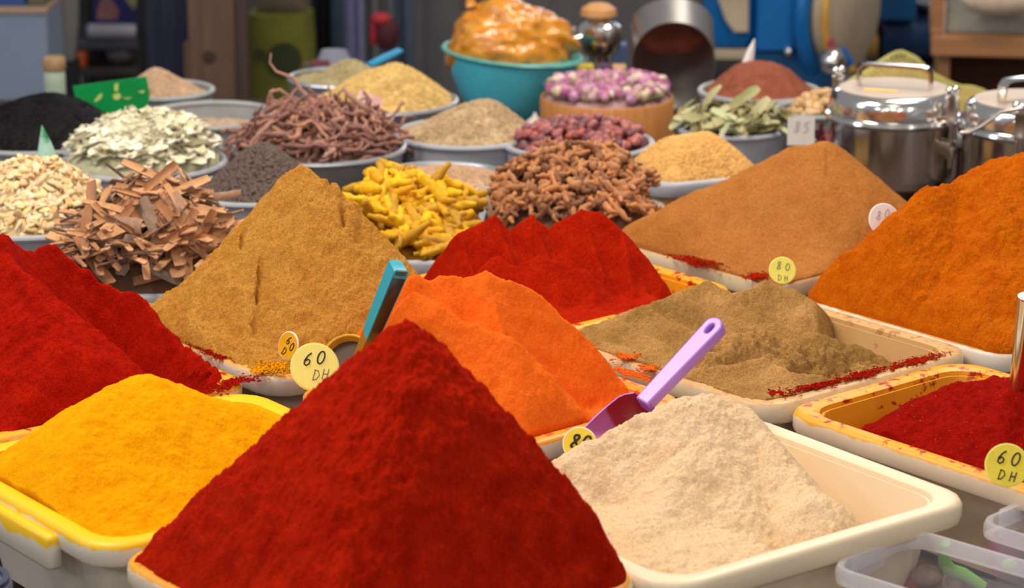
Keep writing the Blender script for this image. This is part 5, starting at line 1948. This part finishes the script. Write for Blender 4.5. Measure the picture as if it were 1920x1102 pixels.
root = empty('green_card', V(208, 180, 3.70), 'bright green plastic card standing between the back pans', 'card')
o, c = flat_card('sheet', [(137, 161), (206, 152), (275, 143), (281, 178), (277, 206), (262, 232), (206, 232), (150, 222)], 3.70, .0016, gcm)
o.parent = root; o.location = c - root.location
mkm = plain('pale_marks', (206, 220, 120), .6, var=.2, scale=80)
for pts in ([(176, 190), (186, 177), (192, 175), (190, 184), (180, 191)], [(212, 178), (222, 174), (228, 180), (222, 187), (213, 186)], [(228, 184), (250, 182), (240, 186)], [(214, 158), (222, 156), (221, 170), (215, 171)], [(258, 172), (272, 169), (268, 175)], [(150, 190), (157, 186), (154, 192)]):
    o, c = flat_card('pale_mark', pts, 3.6988, .0006, mkm, .0001)
    o.parent = root; o.location = c - root.location
glm, nt, b = new_mat('green_white_plastic')
nn = noise_node(nt, 40, 2, .5)
r_ = ramp(nt, nn.outputs['Fac'], [(.42, lin((30, 138, 84))), (.58, lin((170, 212, 198)))])
nt.links.new(r_.outputs['Color'], b.inputs['Base Color']); b.inputs['Roughness'].default_value = .3
mb = MB()
P = [V(u, v, 3.17) for u, v in ((78, 234), (97, 256), (108, 284), (110, 318), (66, 318), (72, 270))]
rows = []
for t in range(7):
    q = t / 6
    zt_ = P[0].z + (P[3].z - P[0].z) * q
    xl = P[0].x + (P[4].x - P[0].x) * q
    xr = P[0].x + (P[3].x - P[0].x) * math.sin(q * PI / 2)
    rows.append([(xl + (xr - xl) * k / 5, 3.17 - .012 * math.sin(PI * k / 5) * q, zt_) for k in range(6)] + [(xl + (xr - xl) * k / 5, 3.1712 - .012 * math.sin(PI * k / 5) * q, zt_) for k in range(5, -1, -1)])
mb.rings(rows, True, True, True)
tag(mb.build('plastic_marker', glm), 'pointed green and white plastic marker in the melon seeds', 'marker')
pkm, nt, b = new_mat('pink_card')
nn = noise_node(nt, 34, 4, .6)
r_ = ramp(nt, nn.outputs['Fac'], [(.36, lin((236, 172, 168))), (.52, lin((246, 206, 206))), (.64, lin((248, 240, 232)))])
nt.links.new(r_.outputs['Color'], b.inputs['Base Color']); b.inputs['Roughness'].default_value = .5
o, c = flat_card('pink_card', [(675, 169), (719, 187), (706, 217), (660, 208)], 3.63, .0012, pkm)
tag(o, 'tilted pink paper card stuck in the pale yellow heap', 'card')
o.rotation_euler = (PI / 2 - .25, 0, .1)
pw = plain('white_paper', (236, 232, 234), .6, var=.05)
a, b_ = V(1402, 114, 3.84), V(1415, 73, 3.84)
root = empty('paper_cone', a, 'white folded paper cone stuck in the brick red sumac', 'paper')
mb = MB(); mb.tube([(0, 0, -.004), (b_ - a) * .5, b_ - a], [.0085, .0055, .0008], 14); mb.build('cone', pw, root)
MB().tube([(0, -.0086, -.002), (b_ - a) * .5 + Vector((0, -.0056, 0)), (b_ - a) * .97 + Vector((0, -.001, 0))], .0006, 5).build('fold', plain('paper_edge', (206, 204, 210), .6), root)
o, c = flat_card('paper_sheet', [(893, 338), (912, 352), (926, 398), (924, 420), (900, 372)], 3.03, .001, plain('cream_paper', (226, 206, 190), .6, var=.06))
tag(o, 'cream paper sheet lining the left of the brown root bin', 'paper')
o.rotation_euler = (PI / 2, 0, -.5)

# jar with the brown lid
p = Vector(((110 - 960) / FPX * 4.3, 4.2, TOP))
root = empty('glass_jar', p, 'slender pale green jar with a brown lid at far left', 'jar')
MB().lathe([(.015, 0), (.017, .003), (.017, .062), (.015, .068)], 28).build('body', plain('pale_green_jar', (176, 196, 176), .3, var=.12), root)
MB().lathe([(.0175, .066), (.0185, .068), (.0185, .084), (.016, .088), (0, .089)], 28).build('lid', plain('brown_lid', (168, 134, 98), .5, var=.3, scale=60), root)

# ================================================================== net sack on the table behind the pots
netm = plain('green_net', (206, 200, 120), .7, var=.15)
limes = plain('dry_limes', (168, 136, 80), .8, var=.3, scale=40)
nf = Foot((.655, 4.02), 0, .30, .26, .10)


def h_net(X, Y, E):
    z = ridge_h(X, Y, [V(1688, 92, 4.0)], .85, .012)
    z = smax(z, ridge_h(X, Y, [V(1725, 140, 3.97), V(1800, 160, 3.97), V(1850, 205, 3.96)], .6, .03), .02)
    return smax(z, np.full(X.shape, TOP + .004), .02) + .004 * fbm(X, Y, 30, 2)


root = empty('net_sack', (nf.c[0], nf.c[1], TOP), 'yellow green net sack heaped behind the steel pots', 'sack')
o = heap('contents', nf, lambda X, Y, E: h_net(X, Y, E) - .008 - .35 * np.clip(h_net(X, Y, E) - .85, 0, 1), TOP, limes, 60, (.006, 40), edge=None)
o.parent = root; o.location = (0, 0, 0)
X_, Y_, E_ = nf.grid(46)
Z_ = h_net(X_, Y_, E_)
vv = np.stack([X_ - nf.c[0], Y_ - nf.c[1], Z_ - TOP], -1).reshape(-1, 3)
ii = np.arange(46 * 46).reshape(46, 46)
mb = MB(); mb.v = [tuple(q) for q in vv]
mb.f = [[int(ii[a, b]), int(ii[a + 1, b]), int(ii[a + 1, b + 1]), int(ii[a, b + 1])] for a in range(45) for b in range(45)]
mb.mi = [0] * len(mb.f)
o = mb.build('net', netm, root)
md = o.modifiers.new('w', 'WIREFRAME'); md.thickness = .0013; md.use_even_offset = False

# ================================================================== behind the stall
bluem = plain('machine_blue', (10, 104, 178), .35, var=.10, scale=8)
blued = plain('machine_dark_blue', (8, 74, 122), .4, var=.15, scale=8)
creamg = plain('machine_cream', (188, 172, 148), .5, var=.12, scale=10)
yel_e = plain('machine_yellow', (216, 164, 70), .5, var=.12)
black = plain('black_metal', (26, 27, 32), .4, var=.2)
Ym = 5.35


def mx(u, v, Y=Ym):
    return V(u, v, Y)


a, b_ = mx(1408, 70), mx(1534, 70)
root = empty('spice_grinder', ((a.x + b_.x) / 2, Ym, 0), 'bright blue spice grinding machine behind the stall', 'machine')
rx0, rz0 = root.location.x, 0
col_w = mx(1480, 0).x - mx(1408, 0).x
z75 = mx(1440, 76).z
MB().box((mx(1444, 0).x - rx0, -.06, z75 + .25), (col_w, .14, .5), bev=.006).build('hopper_column', bluem, root, smooth=False)
MB().box((mx(1508, 0).x - rx0, .02, .62), (mx(1540, 0).x - mx(1478, 0).x, .2, 1.0), bev=.006).build('side_face', plain('machine_side_shade', (8, 92, 140), .35, var=.12, scale=8), root, smooth=False)  # side face of the blue box, its shade put into a darker teal
mb = MB()
zt2, zb2 = z75 - .004, .1
mb.rings([[(x - rx0, y, z) for x, y in ((xl, -.12), (xr, -.12), (xr, .12), (xl, .12))] for xl, xr, z in ((mx(1400, 0).x, mx(1600, 0).x, zb2), (mx(1405, 0).x, mx(1572, 0).x, zt2 - .08), (mx(1405, 0).x, mx(1535, 0).x, zt2))], True, True, True)
mb.build('base', blued, root, smooth=False)
for sx in (-.06, .15):
    MB().box((sx, 0, .05), (.05, .2, .1), bev=.004).build('foot', black, root, smooth=False)
Rx = Matrix.Rotation(PI / 2, 4, 'X')


def wheel_frame(u, v, Y, yaw):
    q = mx(u, v, Y)
    return Matrix.Translation((q.x - rx0, Y - Ym, q.z)) @ Matrix.Rotation(yaw, 4, 'Z') @ Rx


WF = wheel_frame(1582, 14, 5.30, math.radians(56))
rw = .125
MB().lathe([(rw * .2, -.016), (rw * .9, -.016), (rw, -.006), (rw, .02), (rw * .9, .026)], 48, WF).build('belt_guard', creamg, root)
ring = [WF @ Vector((rw * 1.0 * math.cos(1.3 + PI * i / 40), rw * 1.0 * math.sin(1.3 + PI * i / 40), .022)) for i in range(45)]
MB().tube(ring, .0085, 8).build('guard_edge', yel_e, root)
ring = [WF @ Vector(((rw + .016) * math.cos(math.radians(90 + 150 * i / 20)), (rw + .016) * math.sin(math.radians(90 + 150 * i / 20)), -.02)) for i in range(21)]
MB().tube(ring, .017, 10, flat=1.0).build('fender', bluem, root)
ring = [mx(1540, 30, 5.28), mx(1552, 70, 5.26), mx(1572, 100, 5.25), mx(1594, 122, 5.25)]
MB().tube([(q.x - rx0, q.y - Ym, q.z) for q in ring], [.014, .018, .018, .012], 10).build('brace', bluem, root)
# left housing with cream window
q = mx(1372, 10, 5.25)
MB().box((mx(1364, 0).x - rx0, -.04, q.z + .02), (.105, .16, .22), bev=.03).build('motor_housing', bluem, root)
o, c = flat_card('window', [(1334, -70), (1404, -70), (1404, 60), (1376, 60), (1360, 38), (1346, 0)], 5.22, .02, creamg, .003)
o.parent = root; o.location = c - root.location
MB().box((mx(1360, 0).x - rx0, -.05, mx(1360, 84).z), (.09, .12, .022), bev=.004).build('tray_lip', creamg, root)
MB().box((mx(1375, 0).x - rx0, -.04, mx(1375, 100).z - .05), (.10, .12, .12), bev=.004).build('motor_block', black, root)
MB().tube([(mx(1537, 70).x - rx0, -.16, mx(1537, 72, 5.2).z), (mx(1545, 90).x - rx0, -.165, mx(1545, 92, 5.2).z), (mx(1547, 110).x - rx0, -.165, mx(1547, 114, 5.2).z)], [.008, .009, .007], 10).build('lever', plain('red_grip', (150, 52, 70), .4), root)
MB().sphere((mx(1562, 118, 5.15).x - rx0, -.19, mx(1562, 118, 5.15).z), .028, 18, 12).build('chrome_knob', M['steel'], root)
MB().sphere((mx(1466, 76).x - rx0, -.135, mx(1466, 74).z), .010, 12, 8).build('screw_head', M['steel'], root)

# dark motor
q = V(1705, 62, 5.6)
root = empty('motor', (q.x, 5.6, 0), 'dark blue motor on a black stand behind the net sack', 'motor')
Ry = Matrix.Rotation(PI / 2, 4, 'Y')
MB().lathe([(.045, -.085), (.058, -.075), (.060, .06), (.05, .075), (.02, .08)], 36, Matrix.Translation((0.015, 0, q.z)) @ Ry).build('casing', plain('navy_paint', (34, 62, 104), .3, var=.2), root)
MB().box((0.02, .05, q.z - .16), (.24, .2, .2), bev=.01).build('bracket', black, root, smooth=False)
MB().box((0.02, .08, (q.z - .26) / 2), (.2, .16, q.z - .26), bev=.01).build('stand', black, root, smooth=False)
MB().lathe([(.036, -.012), (.04, -.008), (.04, .008), (.036, .012)], 30, Matrix.Translation((-.085, -.02, q.z - .012)) @ Ry).build('pulley', yel_e, root)
MB().box((-.055, -.05, q.z + .075), (.11, .08, .07), bev=.006).build('terminal_box', blued, root, smooth=False)
MB().lathe([(.06, -.006), (.066, 0), (.06, .006)], 30, Matrix.Translation((.06, -.02, q.z + .066))).build('fan_cover', black, root)
for u0, u1, c, lab in ((1662, 1676, (214, 214, 220), 'pale upright bottle above the dark motor'), (1682, 1700, (128, 160, 200), 'light blue bottle above the dark motor'), (1722, 1758, (186, 176, 198), 'pale lilac bottle above the dark motor')):
    a, b_ = V(u0, 14, 5.75), V(u1, 14, 5.75)
    r_ = (b_.x - a.x) / 2
    root = empty('bottle', ((a.x + b_.x) / 2, 5.75, a.z), lab, 'bottle', 'bottles on the rear shelf')
    MB().lathe([(r_ * .9, 0), (r_, .004), (r_, .10), (r_ * .4, .13), (r_ * .4, .15)], 20).build('body', plain('bottle_plastic', c, .35), root)
    MB().lathe([(r_ * .45, .148), (r_ * .45, .165), (0, .166)], 16).build('cap', black, root)
p = V(1712, 14, 5.75)
root = empty('rear_shelf', (p.x, 5.78, 0), 'grey shelf stand carrying bottles behind the motor', 'shelf')
MB().box((0, 0, p.z - .011), (.22, .12, .02), bev=.003).build('board', plain('grey_board', (96, 92, 96), .6), root, smooth=False)
for sx in (-.1, .1):
    MB().box((sx, .04, (p.z - .022) / 2), (.02, .02, p.z - .022)).build('post', black, root, smooth=False)

# wooden cabinet at the top right
crw = wood('cabinet_wood', (176, 124, 82), (146, 98, 60), 12, 0)
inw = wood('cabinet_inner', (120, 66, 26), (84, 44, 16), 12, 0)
Yc = 4.85
cx = V(1765, 0, Yc).x
zr1, zr0 = V(1770, 64, Yc).z, V(1770, 100, Yc).z
root = empty('wooden_cabinet', (cx, Yc, 0), 'open fronted wooden cabinet with a grey slab at the top right', 'cabinet', None, (0, 0, -.14))
MB().box((.01, .19, zr0 / 2), (.022, .38, zr0), bev=.002).build('side_board', crw, root, smooth=False)
MB().box((.62, .19, zr0 / 2), (.022, .38, zr0), bev=.002).build('side_board', crw, root, smooth=False)
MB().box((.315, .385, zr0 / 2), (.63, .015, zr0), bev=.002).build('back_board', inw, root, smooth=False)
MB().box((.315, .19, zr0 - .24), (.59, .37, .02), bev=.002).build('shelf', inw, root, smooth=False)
MB().box((.315, .18, (zr0 + zr1) / 2), (.66, .42, zr1 - zr0), bev=.003).build('top_rail', crw, root, smooth=False)
MB().box((-.006, .02, zr1 + .11), (.022, .05, .22), bev=.003).build('post', crw, root, smooth=False)
slab = plain('speckled_grey', (150, 148, 142), .8, var=.16, scale=120)
MB().box((.325, .03, zr1 + .11), (.63, .025, .22), bev=.004).build('slab', slab, root, smooth=False)
p = V(1850, 6, Yc - .03)
tag(MB().sphere((0, 0, 0), (.075, .035, .03), 20, 12).build('cream_cloth', plain('cream_cloth', (206, 186, 166), .9, bump=.002), None, (p.x + .02, Yc - .06, p.z + .012)), 'cream cloth bundle on the grey slab at the top right', 'cloth')
p = V(1880, 160, 5.0)
mb = MB()
for i in range(6):
    mb.tube([(0 + .02 * i, 0, 0), (.03 * math.cos(i) + .02 * i, -.02, .02 * math.sin(i * 2)), (.06 + .02 * i, .01, -.015)], [.006, .008, .005], 7)
tag(mb.build('dark_twigs', plain('dark_bundle', (70, 54, 46), .8), None, (p.x - .02, p.y + .05, zr0 - .215)), 'bundle of dark sticks inside the wooden cabinet', 'sticks')

# --- left side
gm = plain('grey_blue_panel', (124, 138, 162), .6, var=.06, scale=5)
a, b_ = V(-40, 14, 5.0), V(86, 14, 5.0)
root = empty('grey_cabinet', ((a.x + b_.x) / 2, 5.1, 0), 'plain grey blue cabinet at the far left', 'cabinet')
wc = b_.x - a.x
MB().box((0, 0, a.z / 2 - .006), (wc, .2, a.z - .012), bev=.004).build('body', gm, root, smooth=False)
MB().box((0, 0, a.z - .006), (wc + .006, .21, .012), bev=.002).build('top_board', wood('edge_wood', (176, 150, 130), (150, 124, 104), 20), root, smooth=False)
for u0, u1, c, lab in ((-30, 44, (40, 82, 150), 'blue crate on the grey blue cabinet'), (48, 82, (96, 92, 80), 'dull grey box on the grey blue cabinet')):
    q0, q1 = V(u0, 14, 5.0), V(u1, 14, 5.0)
    r = empty('crate', ((q0.x + q1.x) / 2, 5.1, a.z), lab, 'crate')
    MB().box((0, 0, .05), (q1.x - q0.x, .16, .10), bev=.004).build('body', plain('crate_plastic', c, .5), r, smooth=False)
    MB().box((0, 0, .104), (q1.x - q0.x + .006, .165, .012), bev=.003).build('lip', plain('crate_plastic', c, .5), r, smooth=False)

ga, gb = V(86, 100, 5.15), V(140, 100, 5.15)
root = empty('grey_sack', ((ga.x + gb.x) / 2, 5.2, 0), 'tall hanging grey cloth sack beside the grey blue cabinet', 'sack')
rg_ = (gb.x - ga.x) / 2
mb = MB()
rows = []
for i in range(14):
    t = i / 13
    z = ga.z - .02 + t * .5
    r = rg_ * (.72 + .5 * math.sin(min(1, t * 2.6) * PI / 2))
    rows.append([(r * math.cos(2 * PI * j / 28) * (1 + .05 * math.sin(5 * 2 * PI * j / 28 + t * 3)), r * math.sin(2 * PI * j / 28) * (1 + .05 * math.sin(7 * 2 * PI * j / 28)), z) for j in range(28)])
mb.rings(rows, True, True, True)
mb.build('cloth', plain('grey_cloth', (112, 110, 108), .95, var=.1, scale=12), root)
MB().lathe([(.03, 0), (.03, ga.z - .02)], 16).build('stand', black, root)

# dark cart with shelves, navy box, roll, orange cup
Yk = 5.6
a, b_ = V(128, 60, Yk), V(268, 60, Yk)
wk = b_.x - a.x
root = empty('dark_cart', ((a.x + b_.x) / 2, Yk + .12, 0), 'black metal cart with shelves far behind the green card', 'cart')
for sx in (-1, 1):
    for sy in (-1, 1):
        MB().box((sx * wk / 2, sy * .11, .5), (.022, .022, 1.0)).build('post', black, root, smooth=False)
zs1, zs2 = V(200, 84, Yk).z, V(200, 135, Yk).z
MB().box((0, 0, zs1), (wk, .24, .022), bev=.003).build('shelf', plain('grey_shelf', (58, 60, 70), .5), root, smooth=False)
MB().box((0, 0, zs2), (wk, .24, .018), bev=.003).build('shelf', plain('brown_shelf', (52, 42, 38), .6), root, smooth=False)
MB().box((0, .11, .5), (wk, .01, .9)).build('back_panel', plain('brown_black', (40, 34, 34), .7), root, smooth=False)
q = V(210, 70, Yk)
tag(MB().lathe([(.014, -.052), (.016, -.050), (.016, .050), (.014, .052)], 20, Ry).build('silver_roll', plain('silver_film', (150, 146, 158), .35, var=.12), None, (q.x, Yk + .01, zs1 + .028)), 'silver roll lying on the upper shelf of the black cart', 'roll')
nv = plain('navy_card', (16, 24, 92), .5, var=.1)
q0, q1 = V(172, 56, Yk), V(266, 56, Yk)
root = empty('navy_box', ((q0.x + q1.x) / 2, Yk + .07, zs1 + .011), 'navy box with pale printed patches on the black cart', 'box')
bw, zz0 = q1.x - q0.x, q0.z - zs1 - .011
MB().box((0, 0, .10), (bw, .08, .20), bev=.003).build('carton', nv, root, smooth=False)
for nm, pts, c in (('pink_print', [(-.045, .01), (-.002, .01), (.002, .03), (-.010, .05), (-.022, .062), (-.036, .05), (-.044, .03)], (146, 96, 92)), ('yellow_print', [(.006, .10), (.01, .07), (.022, .045), (.034, .03), (.042, .05), (.046, .10)], (150, 140, 96))):
    me = plate2d([pts], .001)
    put(nm, me, plain(nm, c, .7, var=.25, scale=40), root, (0, -.0405, .028), (PI / 2, 0, 0), smooth=False)
q = V(151, 124, Yk)
tag(MB().lathe([(.010, 0), (.013, .004), (.014, .032), (.0125, .034), (.012, .006), (0, .005)], 20).build('orange_cup', plain('orange_plastic', (206, 92, 24), .4), None, (q.x, Yk + .02, zs2 + .009)), 'small orange cup on the lower shelf of the black cart', 'cup')
q = V(225, 118, Yk)
tag(MB().sphere((0, 0, 0), (.036, .03, .026), 18, 10).build('grey_bundle', plain('grey_wrap', (84, 78, 80), .6, var=.25), None, (q.x, Yk + .04, zs2 + .034)), 'grey wrapped bundle on the lower shelf of the black cart', 'bundle')

# navy folded chairs / pipes
Yp = 5.35
root = empty('navy_barrel', (V(306, 0, Yp).x, Yp + .05, 0), 'dark navy ribbed barrel left of the brown board', 'barrel')
rb = (V(346, 0, Yp).x - V(268, 0, Yp).x) / 2
mb = MB()
rows = []
for z in (0, .02, .3, .32, .34, .66, .68, .70, 1.0):
    k = 1.03 if z in (.32, .68) else 1
    rows.append([(rb * k * (1 + .035 * math.cos(12 * 2 * PI * j / 48)) * math.cos(2 * PI * j / 48), rb * k * (1 + .035 * math.cos(12 * 2 * PI * j / 48)) * math.sin(2 * PI * j / 48), z) for j in range(48)])
mb.rings(rows, True, True, True); mb.build('body', plain('navy_plastic', (40, 46, 72), .45, var=.12), root)
MB().lathe([(rb * 1.06, .985), (rb * 1.08, .99), (rb * 1.08, 1.02), (0, 1.03)], 40).build('lid', plain('navy_lid', (36, 40, 60), .45), root)

brd = wood('brown_board', (112, 86, 72), (84, 62, 52), 9, 2)
Yb = 5.2
a, b_ = V(352, 0, Yb), V(462, 0, Yb)
root = empty('brown_board', ((a.x + b_.x) / 2, Yb, 0), 'upright brown wooden board with a dark knot left of the olive sack', 'board')
MB().box((-.012, 0, .55), (b_.x - a.x - .024, .03, 1.1), bev=.003).build('plank', brd, root, smooth=False)
MB().box(((b_.x - a.x) / 2 - .012, .01, .55), (.026, .03, 1.1), bev=.003).build('edge_strip', wood('dark_strip', (84, 62, 54), (62, 46, 40), 9, 2), root, smooth=False)
MB().box((-(b_.x - a.x) / 2 - .006, .02, .36), (.012, .03, .62), bev=.002).build('side_batten', wood('batten', (120, 92, 70), (98, 72, 54), 9, 2), root, smooth=False)
kq = V(394, 105, Yb)
MB().lathe([(.012, -.001), (.014, 0), (.010, .001)], 16, Matrix.Translation((kq.x - root.location.x, -.0155, kq.z)) @ Rx).build('knot', plain('dark_knot', (62, 42, 36), .8), root)

olm = plain('olive_sack', (98, 98, 22), .8, var=.22, scale=10)
Yo = 5.45
a, b_ = V(455, 30, Yo), V(590, 30, Yo)
root = empty('olive_sack', ((a.x + b_.x) / 2, Yo + .06, 0), 'olive green sack with dark round prints behind the madder roots', 'sack')
ws = b_.x - a.x
mb = MB()
rows = []
for i in range(16):
    t = i / 15
    z = a.z * t
    k = 1 - .10 * (2 * t - 1) ** 4 - .03 * math.sin(t * 9)
    rows.append([(math.copysign(abs(math.cos(2 * PI * j / 40)) ** .6, math.cos(2 * PI * j / 40)) * ws / 2 * k * (1 + .015 * math.sin(j * 1.7 + t * 6)), math.copysign(abs(math.sin(2 * PI * j / 40)) ** .7, math.sin(2 * PI * j / 40)) * .08 * k, z) for j in range(40)])
mb.rings(rows, True, True, True); mb.build('body', olm, root)
tie = MB().tube([(-ws * .3, 0, a.z), (-ws * .1, 0, a.z + .01), (ws * .15, 0, a.z + .012), (ws * .33, 0, a.z)], [.02, .03, .03, .02], 10); tie.build('folded_top', plain('brown_fold', (78, 64, 48), .8), root)
dkp = plain('dark_print', (44, 52, 20), .8, var=.2)
for (u, v, r) in ((486, 102, .012), (533, 112, .036)):
    q = V(u, v, Yo - .022)
    MB().lathe([(r, -.001), (r, .001)], 28, Matrix.Translation((q.x - root.location.x, -.082, q.z)) @ Rx).build('print', dkp, root)


def hanging(name, u0, u1, z0, z1, Y, mat, label, cat='cloth', folds=3, amp=.012):
    x0, x1 = V(u0, 50, Y).x, V(u1, 50, Y).x
    root = empty(name, ((x0 + x1) / 2, Y, z0), label, cat)
    n = 24
    rows = []
    for i in range(8):
        t = i / 7
        fr = [((x1 - x0) * (k / n - .5), amp * math.sin(folds * 2 * PI * k / n + t * .8), (z1 - z0) * t) for k in range(n + 1)]
        rows.append(fr + [(x, y + .006, z) for x, y, z in reversed(fr)])
    mb = MB(); mb.rings(rows, True, True, True); mb.build('cloth', mat, root)
    MB().tube([((x0 - x1) / 2, .003, 0), (0, .003 + amp * .3, 0), ((x1 - x0) / 2, .003, 0)], .007, 8).build('hem', mat, root)
    return root


hanging('dark_gap', 584, 626, .0, 1.3, 5.75, plain('gap_shade', (28, 26, 32), .9), 'narrow black sheet standing for the dark gap right of the olive sack')  # black sheet put in for the shade of an empty gap
hanging('blue_grey_curtain', 622, 648, .0, 1.3, 5.65, plain('slate_cloth', (66, 84, 104), .9), 'narrow slate blue hanging cloth behind the stall', folds=1)
hanging('lilac_curtain', 646, 682, .0, 1.3, 5.6, plain('lilac_cloth', (132, 130, 172), .9), 'narrow lilac hanging cloth behind the stall', folds=2)
hanging('grey_curtain', 680, 742, .0, 1.3, 5.7, plain('mid_grey_cloth', (122, 120, 126), .9), 'grey hanging cloth behind the red pouch', folds=2)
hanging('slate_curtain', 738, 775, .0, 1.3, 5.62, plain('dark_slate_cloth', (72, 84, 104), .9), 'dark slate hanging cloth right of the red pouch', folds=1)
hanging('dim_tarpaulin', 770, 1330, .0, 1.4, 6.0, plain('dim_grey_tarp', (104, 100, 104), .9, var=.12, scale=6), 'wide dim grey tarpaulin behind the turquoise bowl', 'tarpaulin', folds=7, amp=.012)

q = V(720, 58, 5.45)
root = empty('red_pouch', q, 'red and black pouch hanging before the grey cloth', 'pouch')
MB().sphere((.006, 0, -.006), (.026, .018, .036), 18, 12).build('pouch', plain('dark_red_cloth', (70, 16, 26), .7, var=.2), root)
MB().sphere((-.006, -.006, .026), (.022, .016, .014), 16, 10).build('flap', plain('red_cloth', (178, 44, 56), .7, var=.15), root)
MB().sphere((-.022, -.004, -.004), (.008, .012, .028), 12, 8).build('side_flap', plain('red_cloth', (168, 30, 48), .7, var=.15), root)
MB().tube([(-.006, 0, .036), (-.010, .02, .15), (-.012, .08, .5)], .004, 6).build('strap', black, root)
p0, p1 = V(690, 124, 3.98), V(748, 96, 4.08)
root = empty('scoop', p0, 'bright blue plastic scoop lying behind the pale yellow heap', 'scoop')
MB().tube([(0, 0, 0), (p1 - p0) * .5, p1 - p0], [.0085, .0095, .008], 12, flat=.6).build('handle', plain('sky_blue_plastic', (14, 138, 190), .35), root)
MB().sphere(tuple((p0 - p1) * .55), (.024, .02, .016), 16, 10).build('bowl', plain('sky_blue_plastic', (14, 138, 190), .35), root)
q = V(612, 165, 4.45)
root = empty('white_sack', (q.x - .01, 4.5, 0), 'white and pale blue printed sack behind the greenish heap', 'sack')
mb = MB()
zt3 = V(600, 104, 4.45).z
rows = []
for i in range(14):
    t = i / 13
    k = (1 - .75 * max(0, (t - .72) / .28) ** 1.6) * (1 + .03 * math.sin(t * 14))
    rows.append([(.085 * k * math.cos(2 * PI * j / 30) * (1 + .04 * math.sin(3 * 2 * PI * j / 30 + 2 * t)) + .02 * t, .07 * k * math.sin(2 * PI * j / 30), zt3 * t) for j in range(30)])
mb.rings(rows, True, True, True); mb.build('body', plain('pale_blue_sacking', (136, 140, 158), .8, var=.12, scale=16), root)
for (u, v, w_, h_, c) in ((600, 122, .03, .012, (130, 70, 84)), (575, 124, .012, .006, (110, 84, 100))):
    q = V(u, v, 4.42)
    MB().box((q.x - root.location.x, -.063, q.z), (w_, .004, h_), bev=.001).build('print', plain('faded_red_print', c, .8), root)

# ================================================================== spilled powder on rims
def spill(u, v, h, rx, ry, mat, lab, yaw=.7, k=0):
    g = np.random.default_rng(900 + k)
    n = int(260 + 16000 * rx)
    mb = MB()
    oc = [(1, 0, 0), (0, 1, 0), (-1, 0, 0), (0, -1, 0), (0, 0, 1), (0, 0, -.6)]
    of = [[0, 1, 4], [1, 2, 4], [2, 3, 4], [3, 0, 4], [1, 0, 5], [2, 1, 5], [3, 2, 5], [0, 3, 5]]
    for _ in range(n):
        x, y = g.normal() * .55, g.normal() * .8
        w_ = 1 + .4 * math.sin(x * 5 + k)
        s = abs(g.normal()) * .0006 + .00035
        a = g.uniform(0, 6.28)
        Mx = Matrix.Translation((x * rx, y * ry * w_, g.uniform(0, .0007))) @ Matrix.Rotation(a, 4, 'Z') @ Matrix.Diagonal((s * 1.4, s, s * .7, 1))
        mb.add(oc, of, Mx)
    o = mb.build('spilled_powder', mat, None, Q(u, v, h), (0, 0, yaw), sharp=0)
    tag(o, lab, 'spilled powder', 'powder spilled on the tray rims', 'stuff')


for k, (u, v, h, rx_, ry_) in enumerate(((520, 688, .004, .030, .010),)):
    spill(u, v, h, rx_, ry_, M['turmeric'], 'golden yellow powder at the foot of the tan ginger cone', math.radians(40), 40 + k)
A, B_ = math.radians(40), math.radians(130)
for k, s_ in enumerate(((1456, 738, .001, .006, .004, 'chili', 'small dark red clump of chili near the front corner of the cumin tray', A), (1530, 722, .0015, .034, .006, 'chili', 'long red streak of spilled chili along the front rim of the cumin tray', A),
                        (1620, 702, .0015, .028, .005, 'chili', 'red streak of spilled chili on the middle of the cumin tray rim', A), (1720, 676, .001, .030, .005, 'ridged', 'faint red dusting of chili near the right corner of the cumin tray', A),
                        (1335, 486, .006, .026, .012, 'ridged', 'red patch of paprika spilled on the light brown cone', A), (1295, 490, .004, .030, .006, 'ridged', 'red streak of paprika along the ridged heap tray rim', B_),
                        (1418, 518, .003, .014, .007, 'ridged', 'small red patch of paprika beside the lemon price disc', A), (1175, 668, .003, .010, .006, 'orange', 'orange crumbs at the left edge of the cumin powder', A),
                        (1215, 690, .002, .008, .005, 'orange', 'orange crumb on the cumin powder by the lilac handle', A), (1180, 700, .001, .030, .006, 'orange', 'orange powder on the right rim of the orange tray', B_),
                        (400, 655, .002, .030, .009, 'chili', 'dark red powder on the right rim of the hollowed heap tray', B_), (440, 715, .001, .022, .006, 'chili', 'red powder on the corner of the hollowed heap tray', A),
                        (380, 735, .001, .030, .006, 'chili', 'red powder on the front rim of the hollowed heap tray', A), (420, 668, .001, .008, .005, 'chili', 'small red clump by the foot of the tan ginger cone', A))):
    u, v, h, rx_, ry_, mn, lab, yw = s_
    spill(u, v, h, rx_, ry_, M[mn], lab, yw, k)
